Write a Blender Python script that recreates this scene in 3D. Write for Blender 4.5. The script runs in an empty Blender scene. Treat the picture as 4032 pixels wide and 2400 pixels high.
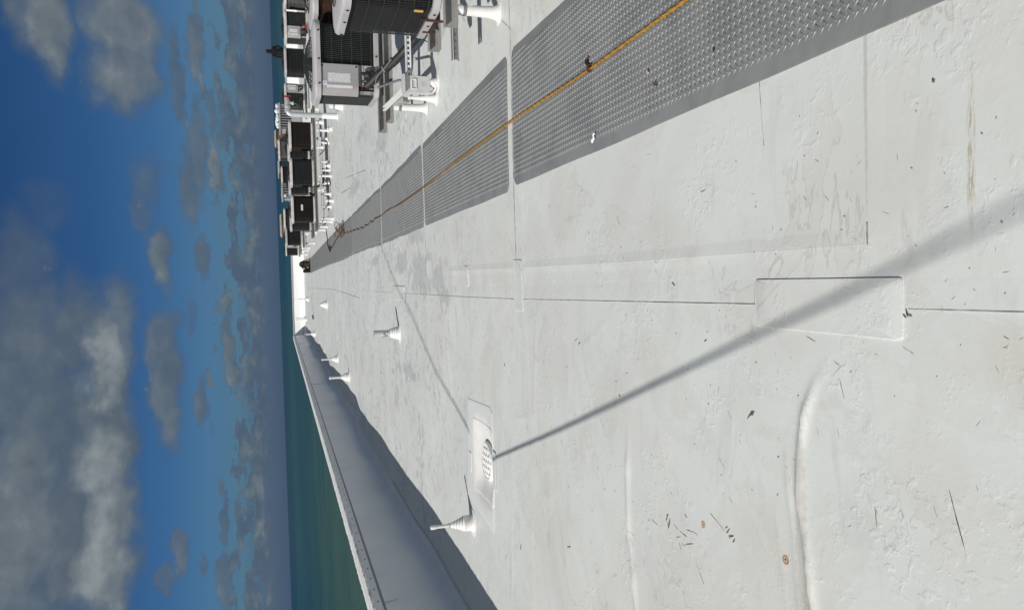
import bpy, math, random
import numpy as np
from mathutils import Vector, Matrix

random.seed(7)
rng = np.random.default_rng(11)
sc = bpy.context.scene
col = sc.collection
PI = math.pi

# ------------------------------------------------------------------ helpers
class MB:
    """collects shapes, then links them as ONE mesh object"""
    def __init__(s): s.v = []; s.f = []
    def add(s, vs, fs):
        n = len(s.v); s.v += [tuple(map(float, p)) for p in vs]; s.f += [tuple(i + n for i in f) for f in fs]; return s
    def box(s, cx, cy, cz, sx, sy, sz, rz=0.0, m=None):
        vs = []
        c, q = math.cos(rz), math.sin(rz)
        for dz in (-.5, .5):
            for dx, dy in ((-.5, -.5), (.5, -.5), (.5, .5), (-.5, .5)):
                x, y = dx * sx, dy * sy
                vs.append(Vector((cx + c * x - q * y, cy + q * x + c * y, cz + dz * sz)))
        if m is not None: vs = [m @ p for p in vs]
        return s.add(vs, [(3, 2, 1, 0), (4, 5, 6, 7), (0, 1, 5, 4), (1, 2, 6, 5), (2, 3, 7, 6), (3, 0, 4, 7)])
    def loft(s, loops, cap0=True, cap1=True):
        n = len(loops[0]); vs = [p for L in loops for p in L]; fs = []
        for k in range(len(loops) - 1):
            a, b = k * n, (k + 1) * n
            for i in range(n):
                j = (i + 1) % n
                fs.append((a + i, a + j, b + j, b + i))
        if cap0: fs.append(tuple(range(n))[::-1])
        if cap1: fs.append(tuple((len(loops) - 1) * n + i for i in range(n)))
        return s.add(vs, fs)
    def tube(s, path, r, n=8, cap=True, phase=0.0):
        P = [Vector(p) for p in path]; rs = r if isinstance(r, (list, tuple)) else [r] * len(P)
        t0 = (P[1] - P[0]).normalized()
        up = Vector((0, 0, 1)) if abs(t0.z) < .9 else Vector((1, 0, 0))
        u = t0.cross(up).normalized(); loops = []
        for i, p in enumerate(P):
            t = (P[min(i + 1, len(P) - 1)] - P[max(i - 1, 0)])
            if t.length < 1e-9: t = t0
            t = t.normalized(); u = (u - t * u.dot(t))
            u = u.normalized() if u.length > 1e-6 else t.orthogonal().normalized()
            w = t.cross(u)
            loops.append([p + rs[i] * (math.cos(phase + 2 * PI * k / n) * u + math.sin(phase + 2 * PI * k / n) * w) for k in range(n)])
        return s.loft(loops, cap, cap)
    def lathe(s, prof, n=20, c=(0, 0, 0), cap0=True, cap1=True, m=None):
        loops = []
        for r, z in prof:
            L = [Vector((c[0] + r * math.cos(2 * PI * k / n), c[1] + r * math.sin(2 * PI * k / n), c[2] + z)) for k in range(n)]
            if m is not None: L = [m @ p for p in L]
            loops.append(L)
        return s.loft(loops, cap0, cap1)
    def prism(s, poly, z0, z1):
        return s.loft([[(x, y, z0) for x, y in poly], [(x, y, z1) for x, y in poly]])
    def build(s, name, mat, parent=None, smooth=None, bevel=0.0):
        me = bpy.data.meshes.new(name); me.from_pydata(s.v, [], s.f); me.update()
        return link(name, me, mat, parent, smooth, bevel)

def link(name, me, mat, parent=None, smooth=None, bevel=0.0):
    me.materials.append(mat)
    if smooth is not None:
        me.shade_smooth()
        if smooth < 179: me.set_sharp_from_angle(angle=math.radians(smooth))
    o = bpy.data.objects.new(name, me); col.objects.link(o)
    if parent is not None: o.parent = parent
    if bevel:
        b = o.modifiers.new('bevel', 'BEVEL'); b.width = bevel; b.segments = 2; b.limit_method = 'ANGLE'; b.angle_limit = math.radians(40)
    return o

def tag(o, label=None, cat=None, group=None, kind=None):
    if label: o['label'] = label
    if cat: o['category'] = cat
    if group: o['group'] = group
    if kind: o['kind'] = kind
    return o

def thing(name, label, cat, loc=(0, 0, 0), rz=0.0, group=None):
    o = bpy.data.objects.new(name, None); col.objects.link(o)
    o.empty_display_size = .1; o.location = loc; o.rotation_euler = (0, 0, rz)
    return tag(o, label, cat, group)

def copy_tree(o, parent=None):
    c = o.copy(); col.objects.link(c)
    if parent is not None: c.parent = parent
    for ch in list(o.children): copy_tree(ch, c)
    return c

def numpy_mesh(name, V, F):
    """V (n,3) float, F (m,4) int -> mesh of quads"""
    me = bpy.data.meshes.new(name)
    me.vertices.add(len(V)); me.vertices.foreach_set('co', V.astype(np.float32).ravel())
    me.loops.add(F.size); me.loops.foreach_set('vertex_index', F.astype(np.int32).ravel())
    me.polygons.add(len(F))
    me.polygons.foreach_set('loop_start', (np.arange(len(F)) * 4).astype(np.int32))
    me.update(calc_edges=True); me.validate(); return me

def rrect(w, d, r, n=6, cx=0.0, cy=0.0):
    pts = []
    for sx, sy, a0 in ((1, 1, 0), (-1, 1, 90), (-1, -1, 180), (1, -1, 270)):
        for k in range(n + 1):
            a = math.radians(a0 + 90 * k / n)
            pts.append((cx + sx * (w / 2 - r) + r * math.cos(a), cy + sy * (d / 2 - r) + r * math.sin(a)))
    return pts
def at_z(poly, z): return [(x, y, z) for x, y in poly]

def catmull(P, step=.05):
    P = [Vector(p) for p in P]; out = []
    Q = [P[0] * 2 - P[1]] + P + [P[-1] * 2 - P[-2]]
    for i in range(1, len(Q) - 2):
        a, b, c, d = Q[i - 1:i + 3]; n = max(2, int((c - b).length / step))
        for k in range(n):
            t = k / n
            out.append(.5 * (2 * b + (c - a) * t + (2 * a - 5 * b + 4 * c - d) * t * t + (3 * b - a - 3 * c + d) * t ** 3))
    return out + [P[-1]]

# ------------------------------------------------------------------ node helpers
class NT:
    def __init__(s, nt): s.nt = nt
    def n(s, kind, ins=None, **props):
        nd = s.nt.nodes.new(kind)
        for k, v in props.items(): setattr(nd, k, v)
        for k, v in (ins or {}).items():
            sock = nd.inputs[k]
            if isinstance(v, bpy.types.NodeSocket): s.nt.links.new(v, sock)
            else: sock.default_value = v
        return nd
    def m(s, op, a, b=0.0, c=None):
        ins = {0: a, 1: b}
        if c is not None: ins[2] = c
        return s.n('ShaderNodeMath', ins, operation=op).outputs[0]
    def vm(s, op, a, b=(0, 0, 0)):
        nd = s.n('ShaderNodeVectorMath', {0: a, 1: b}, operation=op)
        return nd.outputs['Value'] if op in ('LENGTH', 'DOT_PRODUCT', 'DISTANCE') else nd.outputs[0]
    def noise(s, vec, scale, detail=4, rough=.55, dist=0.0):
        return s.n('ShaderNodeTexNoise', {'Vector': vec, 'Scale': scale, 'Detail': detail, 'Roughness': rough, 'Distortion': dist}).outputs[0]
    def noise2(s, vec, scale, detail=4, rough=.55):
        return s.n('ShaderNodeTexNoise', {'Vector': vec, 'Scale': scale, 'Detail': detail, 'Roughness': rough}, noise_dimensions='2D').outputs[0]
    def ramp(s, fac, a, b, smooth=True):
        return s.n('ShaderNodeMapRange', {'Value': fac, 'From Min': a, 'From Max': b, 'To Min': 0.0, 'To Max': 1.0}, interpolation_type='SMOOTHSTEP' if smooth else 'LINEAR').outputs[0]
    def mix(s, fac, a, b, blend='MIX'):
        nd = s.n('ShaderNodeMix', data_type='RGBA', blend_type=blend)
        for sock, v in ((nd.inputs['Factor'], fac), (nd.inputs[6], a), (nd.inputs[7], b)):
            if isinstance(v, bpy.types.NodeSocket): s.nt.links.new(v, sock)
            elif sock.type == 'RGBA': sock.default_value = tuple(v) + ((1.0,) if len(v) == 3 else ())
            else: sock.default_value = v
        return nd.outputs[2]

def new_mat(name, base=(.5, .5, .5), rough=.6, metal=0.0, spec=.5):
    m = bpy.data.materials.new(name); m.use_nodes = True
    t = NT(m.node_tree); b = m.node_tree.nodes['Principled BSDF']
    b.inputs['Base Color'].default_value = (*base, 1); b.inputs['Roughness'].default_value = rough
    b.inputs['Metallic'].default_value = metal; b.inputs['Specular IOR Level'].default_value = spec
    return m, t, b
def weathered(name, base, dirt, rough=.55, metal=0.0, scale=6.0, amount=.5, bump=.15, spec=.5, fine=60.0, obj=True):
    """a painted or bare surface with blotches of grime and a little unevenness"""
    m, t, b = new_mat(name, base, rough, metal, spec)
    tc = t.n('ShaderNodeTexCoord').outputs['Object'] if obj else t.n('ShaderNodeNewGeometry').outputs['Position']
    a = t.noise(tc, scale, 6, .65); f = t.noise(tc, fine, 3, .6)
    k = t.m('MULTIPLY', t.ramp(t.m('ADD', a, t.m('MULTIPLY', f, .25)), .5, .85), amount)
    t.nt.links.new(t.mix(k, base, dirt), b.inputs['Base Color'])
    bp = t.n('ShaderNodeBump', {'Strength': bump, 'Distance': .004, 'Height': f})
    t.nt.links.new(bp.outputs[0], b.inputs['Normal'])
    t.nt.links.new(t.m('ADD', rough, t.m('MULTIPLY', t.m('SUBTRACT', a, .5), .3)), b.inputs['Roughness'])
    return m

# ------------------------------------------------------------------ the height of the roof sheet
def seg_dist(x, y, P):
    best = np.full(np.shape(x), 9.0); par = np.zeros(np.shape(x)); L = 0.0
    for (x0, y0), (x1, y1) in zip(P[:-1], P[1:]):
        dx, dy = x1 - x0, y1 - y0; l2 = dx * dx + dy * dy; l = math.sqrt(l2)
        t = np.clip(((x - x0) * dx + (y - y0) * dy) / l2, 0, 1)
        d = np.hypot(x - x0 - t * dx, y - y0 - t * dy)
        sgn = np.where((x - x0) * dy - (y - y0) * dx > 0, 1, -1)
        par = np.where(d < np.abs(best), L + t * l, par); best = np.where(d < np.abs(best), d * sgn, best); L += l
    return best, par, L
FOLDS = [  # path, height, half width
    ([(-2.4, 1.84), (-1.6, 1.83), (-1.054, 1.87), (-.949, 1.885), (-.827, 1.908), (-.703, 1.93), (-.569, 1.925), (-.434, 1.897), (-.337, 1.85), (-.27, 1.80)], .021, .0125),
    ([(-2.4, 1.94), (-1.4, 1.93), (-1.054, 1.945), (-.827, 1.965), (-.703, 1.985), (-.6, 1.99), (-.5, 1.98)], .006, .008),
    ([(-2.6, 3.03), (-1.9, 3.06), (-1.565, 3.081), (-1.406, 3.096), (-1.22, 3.135), (-1.028, 3.143), (-.70, 3.128)], .0165, .0125),
    ([(-.104, 1.45), (-.108, 2.2)], .003, .012), ([(-1.2, 1.99), (-.9, 2.03), (-.72, 2.06)], .003, .009),
    ([(-2.4, 5.08), (-2.131, 5.075), (-1.695, 5.04)], .008, .02),
    ([(-1.1, 21.5), (-1.45, 21.45), (-1.85, 21.5)], .07, .12), ([(.1, 33.4), (-.5, 33.7)], .06, .12),
    ([(1.9, 9.9), (2.05, 8.9), (2.3, 8.0)], .012, .035), ([(2.0, 9.8), (2.4, 9.95), (2.9, 10.1)], .012, .03),
    ([(-.55, 7.15), (-.9, 6.95), (-1.3, 6.9)], .010, .025), ([(-.2, 6.9), (-.6, 6.85)], .006, .02),
    ([(.07, 1.64), (.075, 2.0), (.065, 3.2), (.09, 6.9)], .0045, .018),
    ([(-.25, 4.4), (-.9, 4.5), (-1.0, 5.0)], .004, .02), ([(-1.9, 3.9), (-1.2, 4.1)], .004, .018), ([(-.2, 3.3), (-.42, 3.75)], .003, .015),
]
def HN(x, y):
    x = np.asarray(x, float); y = np.asarray(y, float)
    z = .0045 * np.sin(2.1 * x + .7) * np.sin(1.3 * y + .4) + .0022 * np.sin(4.3 * x + 1.1 * y + 2) * np.sin(3.7 * y - .8 * x) \
        + .0010 * np.sin(11 * x + 3 * np.sin(2.2 * y)) * np.sin(9 * y + 2 * np.sin(3 * x))
    e = np.clip((-2.15 - x) / .7, 0, 1); e = e * e * (3 - 2 * e); fy = np.clip((y - 4) / 12, .25, 1)
    z = z + e * fy * (.035 * np.sin(.55 * y + .4) + .02 * np.sin(1.31 * y + 1.3) + .012 * np.sin(2.9 * y))
    for P, h, w in FOLDS:
        xs = [p[0] for p in P]; ys = [p[1] for p in P]; m = 5 * w
        box = (x > min(xs) - m) & (x < max(xs) + m) & (y > min(ys) - m) & (y < max(ys) + m)
        if not np.any(box): continue
        d, s, L = seg_dist(x, y, P)
        endt = np.clip(np.minimum(s, L - s) / min(.22, .4 * L) if w < .05 else np.minimum(s, L - s) / (5 * w), 0, 1)
        hh = h * endt * (.8 + .2 * np.sin(s * 23)) * np.exp(-np.abs(d / w) ** 1.35)
        z = z + np.where(box, hh, 0)
    # dished sump round the drain
    dx = np.maximum(np.abs(x + 1.48) - .13, 0) / .26; dy = np.maximum(np.abs(y - 5.80) - .10, 0) / .25
    q = np.clip(1 - np.hypot(dx, dy), 0, 1); z = z - .055 * q * q * (3 - 2 * q)
    return z
def H(x, y): return float(HN(np.array([x]), np.array([y]))[0])

# ------------------------------------------------------------------ materials
def roof_material():
    m, t, b = new_mat('white_membrane', (.74, .75, .74), .42)
    P = t.n('ShaderNodeNewGeometry').outputs['Position']
    base = (.720, .750, .724)
    big = t.noise(P, .9, 5, .6); mid = t.noise(P, 3.1, 6, .65, .4); fine = t.noise(P, 45, 4, .6)
    c = t.mix(t.m('MULTIPLY', t.ramp(big, .44, .66), .75), base, (.69, .675, .635))          # beige grime
    c = t.mix(t.m('MULTIPLY', t.ramp(mid, .50, .72), .7), c, (.64, .625, .585))
    wash = t.noise(t.n('ShaderNodeMapping', {0: P, 3: (.9, 2.6, 1)}).outputs[0], 2.2, 5, .62, .8)
    c = t.mix(t.m('MULTIPLY', t.ramp(wash, .54, .68), .45), c, (.60, .61, .60))
    c = t.mix(t.m('MULTIPLY', t.ramp(fine, .56, .8), .22), c, (.56, .56, .53))
    broad = t.noise(P, .42, 4, .55)
    c = t.mix(t.m('MULTIPLY', t.ramp(broad, .40, .60), .5), c, (.655, .665, .65))
    for bx, by, r, f in ((-.365, 2.95, .16, .5), (.19, 2.75, .14, .55), (.35, 5.05, .4, .4), (-.65, 5.45, .3, .5), (-.52, 1.46, .14, .4), (.35, 1.62, .25, .3), (-.95, 2.0, .3, .35), (-.6, 3.3, .2, .4), (.3, 6.2, .5, .45), (-1.3, 4.6, .4, .3), (-.2, 1.22, .10, .7), (.4, 3.9, .25, .4)):
        d = t.vm('LENGTH', t.vm('MULTIPLY', t.vm('SUBTRACT', P, (bx, by, 0)), (1 / r, 1 / r, 0)))
        c = t.mix(t.m('MULTIPLY', t.ramp(t.m('ADD', d, t.m('MULTIPLY', t.m('SUBTRACT', mid, .5), 2.2)), 1.15, .55), f * .55), c, (.615, .575, .515))
    tide = t.noise(P, 1.5, 5, .62, .7)                           # tide marks where puddles dried
    edge = t.m('MULTIPLY', t.ramp(t.m('ABSOLUTE', t.m('SUBTRACT', tide, .535)), .0065, .0015), t.ramp(t.noise(P, .8, 2), .48, .58))
    c = t.mix(t.m('MULTIPLY', edge, .38), c, (.42, .40, .36))
    c = t.mix(t.m('MULTIPLY', t.m('MULTIPLY', t.ramp(tide, .535, .54), t.ramp(tide, .66, .56)), .16), c, (.58, .55, .50))
    # damp or dusty patches, small, commoner further along the roof
    xyz = t.n('ShaderNodeSeparateXYZ', {0: P})
    far = t.ramp(xyz.outputs['Y'], 4.5, 9.5)
    dn = t.noise(P, 9.0, 5, .6, .6); dn2 = t.noise(P, 1.3, 3, .5)
    th = t.m('SUBTRACT', .635, t.m('MULTIPLY', t.ramp(dn2, .36, .64), .12))
    damp = t.m('MULTIPLY', t.ramp(t.m('SUBTRACT', dn, th), 0.0, .035), far)
    c = t.mix(t.m('MULTIPLY', damp, .62), c, (.41, .425, .425))
    dl = t.noise(P, 5.5, 5, .62, .6)
    pudd = None
    for px, py, rx, ry in ((.10, 8.45, .22, .6), (.0, 7.5, .14, .5), (-.15, 7.05, .08, .25), (.25, 9.6, .16, .45), (-1.6, 10.45, .22, .22), (-1.15, 9.3, .08, .7), (2.15, 11.2, .22, .7), (2.35, 7.0, .12, .25), (1.95, 15.5, .15, 1.2), (.55, 8.6, .12, .5), (.36, 12.4, .08, .6), (2.75, 14.0, .1, .6)):
        d = t.vm('LENGTH', t.vm('MULTIPLY', t.vm('SUBTRACT', P, (px, py, 0)), (1 / rx, 1 / ry, 0)))
        w = t.ramp(t.m('ADD', d, t.m('MULTIPLY', t.m('SUBTRACT', dl, .5), 3.6)), 1.0, .90)
        pudd = w if pudd is None else t.m('MAXIMUM', pudd, w)
    c = t.mix(t.m('MULTIPLY', pudd, .5), c, (.43, .445, .44))
    # small dark specks of grit and tar
    vo = t.n('ShaderNodeTexVoronoi', {'Vector': P, 'Scale': 7.0, 'Randomness': 1.0}, feature='F1')
    sp = t.m('MULTIPLY', t.ramp(vo.outputs['Distance'], .05, .025), t.ramp(t.noise(P, 2.0, 2), .55, .62))
    c = t.mix(t.m('MULTIPLY', sp, .75), c, (.08, .075, .065))
    # brown smear and rust rings of plates under the sheet
    sm = t.vm('MULTIPLY', t.vm('SUBTRACT', P, (.27, 1.318, 0)), (1 / .24, 1 / .014, 0))
    st = t.n('ShaderNodeMapping', {0: P, 3: (14, 120, 1)}).outputs[0]
    smf = t.m('MULTIPLY', t.ramp(t.vm('LENGTH', sm), 1.1, .3), t.ramp(t.noise(st, 1.0, 4, .7), .42, .62))
    c = t.mix(t.m('MULTIPLY', smf, .8), c, (.36, .28, .13))
    for rx, ry, r in ((-.937, 2.003, .013), (-.973, 2.493, .011)):
        d = t.m('ADD', t.vm('LENGTH', t.vm('MULTIPLY', t.vm('SUBTRACT', P, (rx, ry, 0)), (1 / r, 1 / r, 0))), t.m('MULTIPLY', t.m('SUBTRACT', t.noise(P, 90, 2), .5), .9))
        ring = t.m('MULTIPLY', t.ramp(d, .55, .85), t.ramp(d, 1.35, 1.0))
        halo = t.ramp(d, 2.1, .6)
        c = t.mix(t.m('MULTIPLY', halo, .35), c, (.60, .38, .15)); c = t.mix(t.m('MULTIPLY', ring, .9), c, (.36, .14, .025))
        c = t.mix(t.m('MULTIPLY', t.ramp(d, .4, .25), .9), c, (.06, .03, .02))
    # darker brown strips with ragged edges beside the fold and along a seam
    for fx, fy, rx, ry in ((-.85, 1.925, .45, .035), (-1.3, 1.9, .5, .03), (.95, 1.64, .9, .01)):
        d = t.vm('LENGTH', t.vm('MULTIPLY', t.vm('SUBTRACT', P, (fx, fy, 0)), (1 / rx, 1 / ry, 0)))
        c = t.mix(t.m('MULTIPLY', t.ramp(t.m('ADD', d, t.m('MULTIPLY', t.m('SUBTRACT', fine, .5), 1.0)), 1.1, .5), .35), c, (.33, .29, .25))
    t.nt.links.new(c, b.inputs['Base Color'])
    # blisters and pebbles trapped under the sheet, only in places
    v2 = t.n('ShaderNodeTexVoronoi', {'Vector': t.vm('ADD', P, t.vm('MULTIPLY', t.n('ShaderNodeTexNoise', {'Vector': P, 'Scale': 16.0}).outputs[1], (.035, .035, 0))), 'Scale': 35.0}, feature='SMOOTH_F1')
    v3 = t.n('ShaderNodeTexVoronoi', {'Vector': P, 'Scale': 62.0}, feature='F1')
    where = t.ramp(t.noise(P, 2.3, 4, .6), .47, .62); where2 = t.ramp(t.noise(P, 4.1, 3, .6), .53, .62)
    wr = t.noise(P, 27, 3, .55, .5)
    hgt = t.m('MULTIPLY', t.m('MULTIPLY', t.ramp(wr, .50, .66), where), .75)
    hgt = t.m('ADD', hgt, t.m('MULTIPLY', t.m('MULTIPLY', t.ramp(v2.outputs['Distance'], .34, .16), t.m('MULTIPLY', where, where2)), .35))
    hgt = t.m('ADD', hgt, t.m('MULTIPLY', t.m('MULTIPLY', t.ramp(v3.outputs['Distance'], .45, .1), where2), .28))
    hgt = t.m('ADD', hgt, t.m('MULTIPLY', mid, 1.5)); hgt = t.m('ADD', hgt, t.m('MULTIPLY', t.noise(P, 11, 3, .55), .8)); hgt = t.m('ADD', hgt, t.m('MULTIPLY', fine, .06))
    bp = t.n('ShaderNodeBump', {'Strength': .36, 'Distance': .0042, 'Height': hgt})
    t.nt.links.new(bp.outputs[0], b.inputs['Normal'])
    t.nt.links.new(t.m('ADD', .38, t.m('MULTIPLY', mid, .25)), b.inputs['Roughness'])
    return m
M_roof = roof_material()
M_sheet = weathered('white_sheet', (.76, .775, .765), (.66, .65, .62), .45, scale=3.0, amount=.45, bump=.25, fine=24, obj=False)
M_face = weathered('wall_sheet', (.80, .81, .805), (.66, .66, .65), .45, scale=1.1, amount=.4, bump=.35, fine=5, obj=False)
M_bright = weathered('fresh_white_sheet', (.86, .865, .86), (.8, .8, .78), .5, scale=.8, amount=.3, bump=.2, fine=4, obj=False)
M_boot = weathered('boot_white', (.84, .835, .815), (.70, .67, .60), .45, scale=9, amount=.5, bump=.15)
M_white = weathered('white_paint', (.80, .81, .80), (.62, .60, .56), .4, scale=8, amount=.45)
M_galv = weathered('galvanised', (.62, .63, .63), (.40, .40, .39), .4, .25, scale=7, amount=.5)
M_unit = weathered('unit_paint', (.37, .358, .358), (.30, .29, .28), .5, scale=5, amount=.6, bump=.08)
M_lid = weathered('lid_paint', (.50, .485, .49), (.36, .34, .34), .45, scale=5, amount=.5, bump=.06)
M_lidw = weathered('lid_paint_pale', (.62, .59, .57), (.42, .36, .32), .45, scale=5, amount=.6, bump=.06)
M_rail = weathered('rail_steel', (.33, .32, .30), (.22, .205, .185), .6, scale=9, amount=.7, bump=.3)
M_guard = weathered('guard_wire', (.055, .061, .060), (.035, .028, .022), .5, scale=5, amount=.7, bump=0)
M_guard_dark = weathered('guard_wire_dark', (.032, .037, .037), (.03, .018, .012), .5, scale=5, amount=.7, bump=0)
M_guard2 = weathered('guard_wire_rusty', (.018, .015, .013), (.035, .016, .008), .6, scale=5, amount=.8, bump=0)
M_rust = weathered('rust', (.10, .04, .018), (.03, .015, .01), .8, scale=25, amount=.8, bump=.4)
M_black = weathered('black_rubber', (.016, .016, .017), (.06, .06, .06), .55, scale=20, amount=.5, bump=.3)
M_dark = weathered('dark_metal', (.03, .032, .035), (.015, .012, .01), .5, scale=10, amount=.6)
M_greybox = weathered('grey_enclosure', (.60, .605, .60), (.47, .465, .45), .45, scale=10, amount=.5, bump=.05)
M_red = weathered('red_paint', (.32, .03, .02), (.10, .02, .015), .5, scale=20, amount=.6)
M_brown = weathered('brown_metal', (.16, .115, .085), (.07, .045, .03), .6, scale=5, amount=.7)
M_beige = weathered('beige_metal', (.42, .36, .30), (.28, .22, .17), .6, scale=5, amount=.6)
M_hood = weathered('hood_grey', (.40, .40, .39), (.28, .27, .25), .55, scale=5, amount=.5)
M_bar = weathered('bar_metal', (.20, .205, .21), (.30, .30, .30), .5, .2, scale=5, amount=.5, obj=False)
M_cop = weathered('rough_coping', (.74, .745, .73), (.45, .45, .44), .8, scale=26, amount=.75, bump=1.0, fine=70, obj=False)
M_grime = weathered('seam_grime', (.22, .21, .19), (.50, .49, .46), .8, scale=7, amount=.9, obj=False)
M_scuff = weathered('scuff', (.075, .07, .063), (.25, .24, .22), .8, scale=60, amount=.9, obj=False)
M_faint = weathered('faint_scratch', (.20, .19, .175), (.50, .49, .47), .8, scale=9, amount=.95, obj=False)
M_hole = new_mat('drain_shade', (.012, .012, .012), .9)[0]
M_orange = weathered('orange_cloth', (.72, .44, .12), (.5, .28, .08), .8, scale=40, amount=.6)
M_cord = weathered('dark_cord', (.055, .035, .03), (.12, .06, .035), .7, scale=20, amount=.6, obj=False)
M_cloth = weathered('black_cloth', (.0016, .0016, .002), (.003, .003, .0035), .9, scale=6, amount=.5)
M_skin = new_mat('skin', (.20, .10, .07), .6)[0]
M_olive = weathered('olive_cloth', (.035, .036, .012), (.01, .01, .008), .85, scale=14, amount=.8)
M_pale = weathered('pale_plastic', (.8, .8, .83), (.55, .55, .6), .5, scale=10, amount=.6)
M_blue = weathered('blue_sticker', (.05, .22, .42), (.2, .4, .55), .5, scale=60, amount=.7)

def coil_mat(name, a, b_, stripe=260.0):
    m, t, b = new_mat(name, a, .5, 0, .25)
    tc = t.n('ShaderNodeTexCoord').outputs['Object']
    z = t.n('ShaderNodeSeparateXYZ', {0: tc}).outputs['Z']
    n1 = t.noise(tc, 3.2, 5, .65); n2 = t.noise(t.n('ShaderNodeMapping', {0: tc, 3: (3, 3, 46)}).outputs[0], 2.0, 3, .6)
    k = t.ramp(n1, .40, .66); c = t.mix(k, a, b_)
    s = t.m('MULTIPLY_ADD', t.m('SINE', t.m('MULTIPLY', z, stripe)), .3, .7)
    c = t.mix(1.0, c, t.n('ShaderNodeCombineColor', {0: t.m('MULTIPLY', s, t.m('ADD', n2, .55)), 1: t.m('MULTIPLY', s, t.m('ADD', n2, .55)), 2: t.m('MULTIPLY', s, t.m('ADD', n2, .55))}).outputs[0], 'MULTIPLY')
    t.nt.links.new(c, b.inputs['Base Color']); return m
M_coil = coil_mat('coil_fins', (.009, .011, .0125), (.018, .020, .021))
M_coil_rust = coil_mat('coil_fins_rusty', (.0055, .005, .005), (.013, .007, .0045))
M_coil_grey = coil_mat('coil_fins_grey', (.016, .020, .020), (.030, .034, .033))
M_coil_pale = coil_mat('coil_fins_pale', (.20, .205, .20), (.15, .15, .14))
M_coil_brown = coil_mat('coil_fins_brown', (.06, .026, .012), (.13, .055, .022))

def mat_material():
    m, t, b = new_mat('walkway_grey', (.2, .2, .2), .42)
    P = t.n('ShaderNodeNewGeometry').outputs['Position']
    n1 = t.noise(P, 3.5, 6, .65, .5); n2 = t.noise(P, 30, 3, .6); n3 = t.noise(P, 1.2, 4, .6)
    c = t.mix(t.ramp(n1, .42, .68), (.236, .244, .245), (.192, .200, .204))
    c = t.mix(t.m('MULTIPLY', t.ramp(n3, .57, .66), .55), c, (.15, .155, .16))
    c = t.mix(t.m('MULTIPLY', t.ramp(n2, .62, .8), .35), c, (.30, .30, .29))
    y = t.n('ShaderNodeSeparateXYZ', {0: P}).outputs['Y']
    c = t.mix(t.m('MULTIPLY', t.ramp(n1, .3, .6), t.m('MULTIPLY', t.ramp(y, 3.0, 12.0), .5)), c, (.27, .275, .275))   # paler further along
    t.nt.links.new(c, b.inputs['Base Color'])
    bp = t.n('ShaderNodeBump', {'Strength': .2, 'Distance': .002, 'Height': t.noise(P, 55, 4, .6)})
    t.nt.links.new(bp.outputs[0], b.inputs['Normal']); return m
M_mat = mat_material()
M_tread = mat_material(); M_tread.name = 'walkway_tread_polished'
_b = M_tread.node_tree.nodes['Principled BSDF']; _b.inputs['Roughness'].default_value = .34; _b.inputs['Specular IOR Level'].default_value = .5

def rope_material():
    m, t, b = new_mat('golden_rope', (.45, .26, .05), .65)
    P = t.n('ShaderNodeNewGeometry').outputs['Position']
    y = t.n('ShaderNodeSeparateXYZ', {0: P}).outputs['Y']
    n1 = t.noise(P, 85, 4, .7); n2 = t.noise(P, 6, 4, .6)
    c = t.mix(t.ramp(n1, .42, .66), (.47, .255, .04), (.17, .075, .014))
    k = t.m('MULTIPLY', t.ramp(t.m('ADD', y, t.m('MULTIPLY', n2, 3.0)), 4.5, 12.5), .93)          # the far length is filthy
    c = t.mix(k, c, (.125, .062, .026)); t.nt.links.new(c, b.inputs['Base Color'])
    bp = t.n('ShaderNodeBump', {'Strength': .6, 'Distance': .002, 'Height': n1}); t.nt.links.new(bp.outputs[0], b.inputs['Normal'])
    return m
M_rope = rope_material()

def print_material(name, ink=(.06, .07, .08), paper=(.70, .71, .71), sx=95, sz=140):
    m, t, b = new_mat(name, paper, .5)
    tc = t.n('ShaderNodeTexCoord').outputs['Object']
    mp = t.n('ShaderNodeMapping', {0: tc, 3: (sx, 1, sz)}).outputs[0]
    z = t.n('ShaderNodeSeparateXYZ', {0: tc}).outputs['Z']
    rows = t.ramp(t.m('SINE', t.m('MULTIPLY', z, 2 * PI * sz * .6)), -.1, .3)
    k = t.m('MULTIPLY', t.ramp(t.noise(mp, 1.0, 3, .7), .50, .56), rows)
    t.nt.links.new(t.mix(t.m('MULTIPLY', k, .85), paper, ink), b.inputs['Base Color']); return m
M_print = print_material('printed_label')

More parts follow.
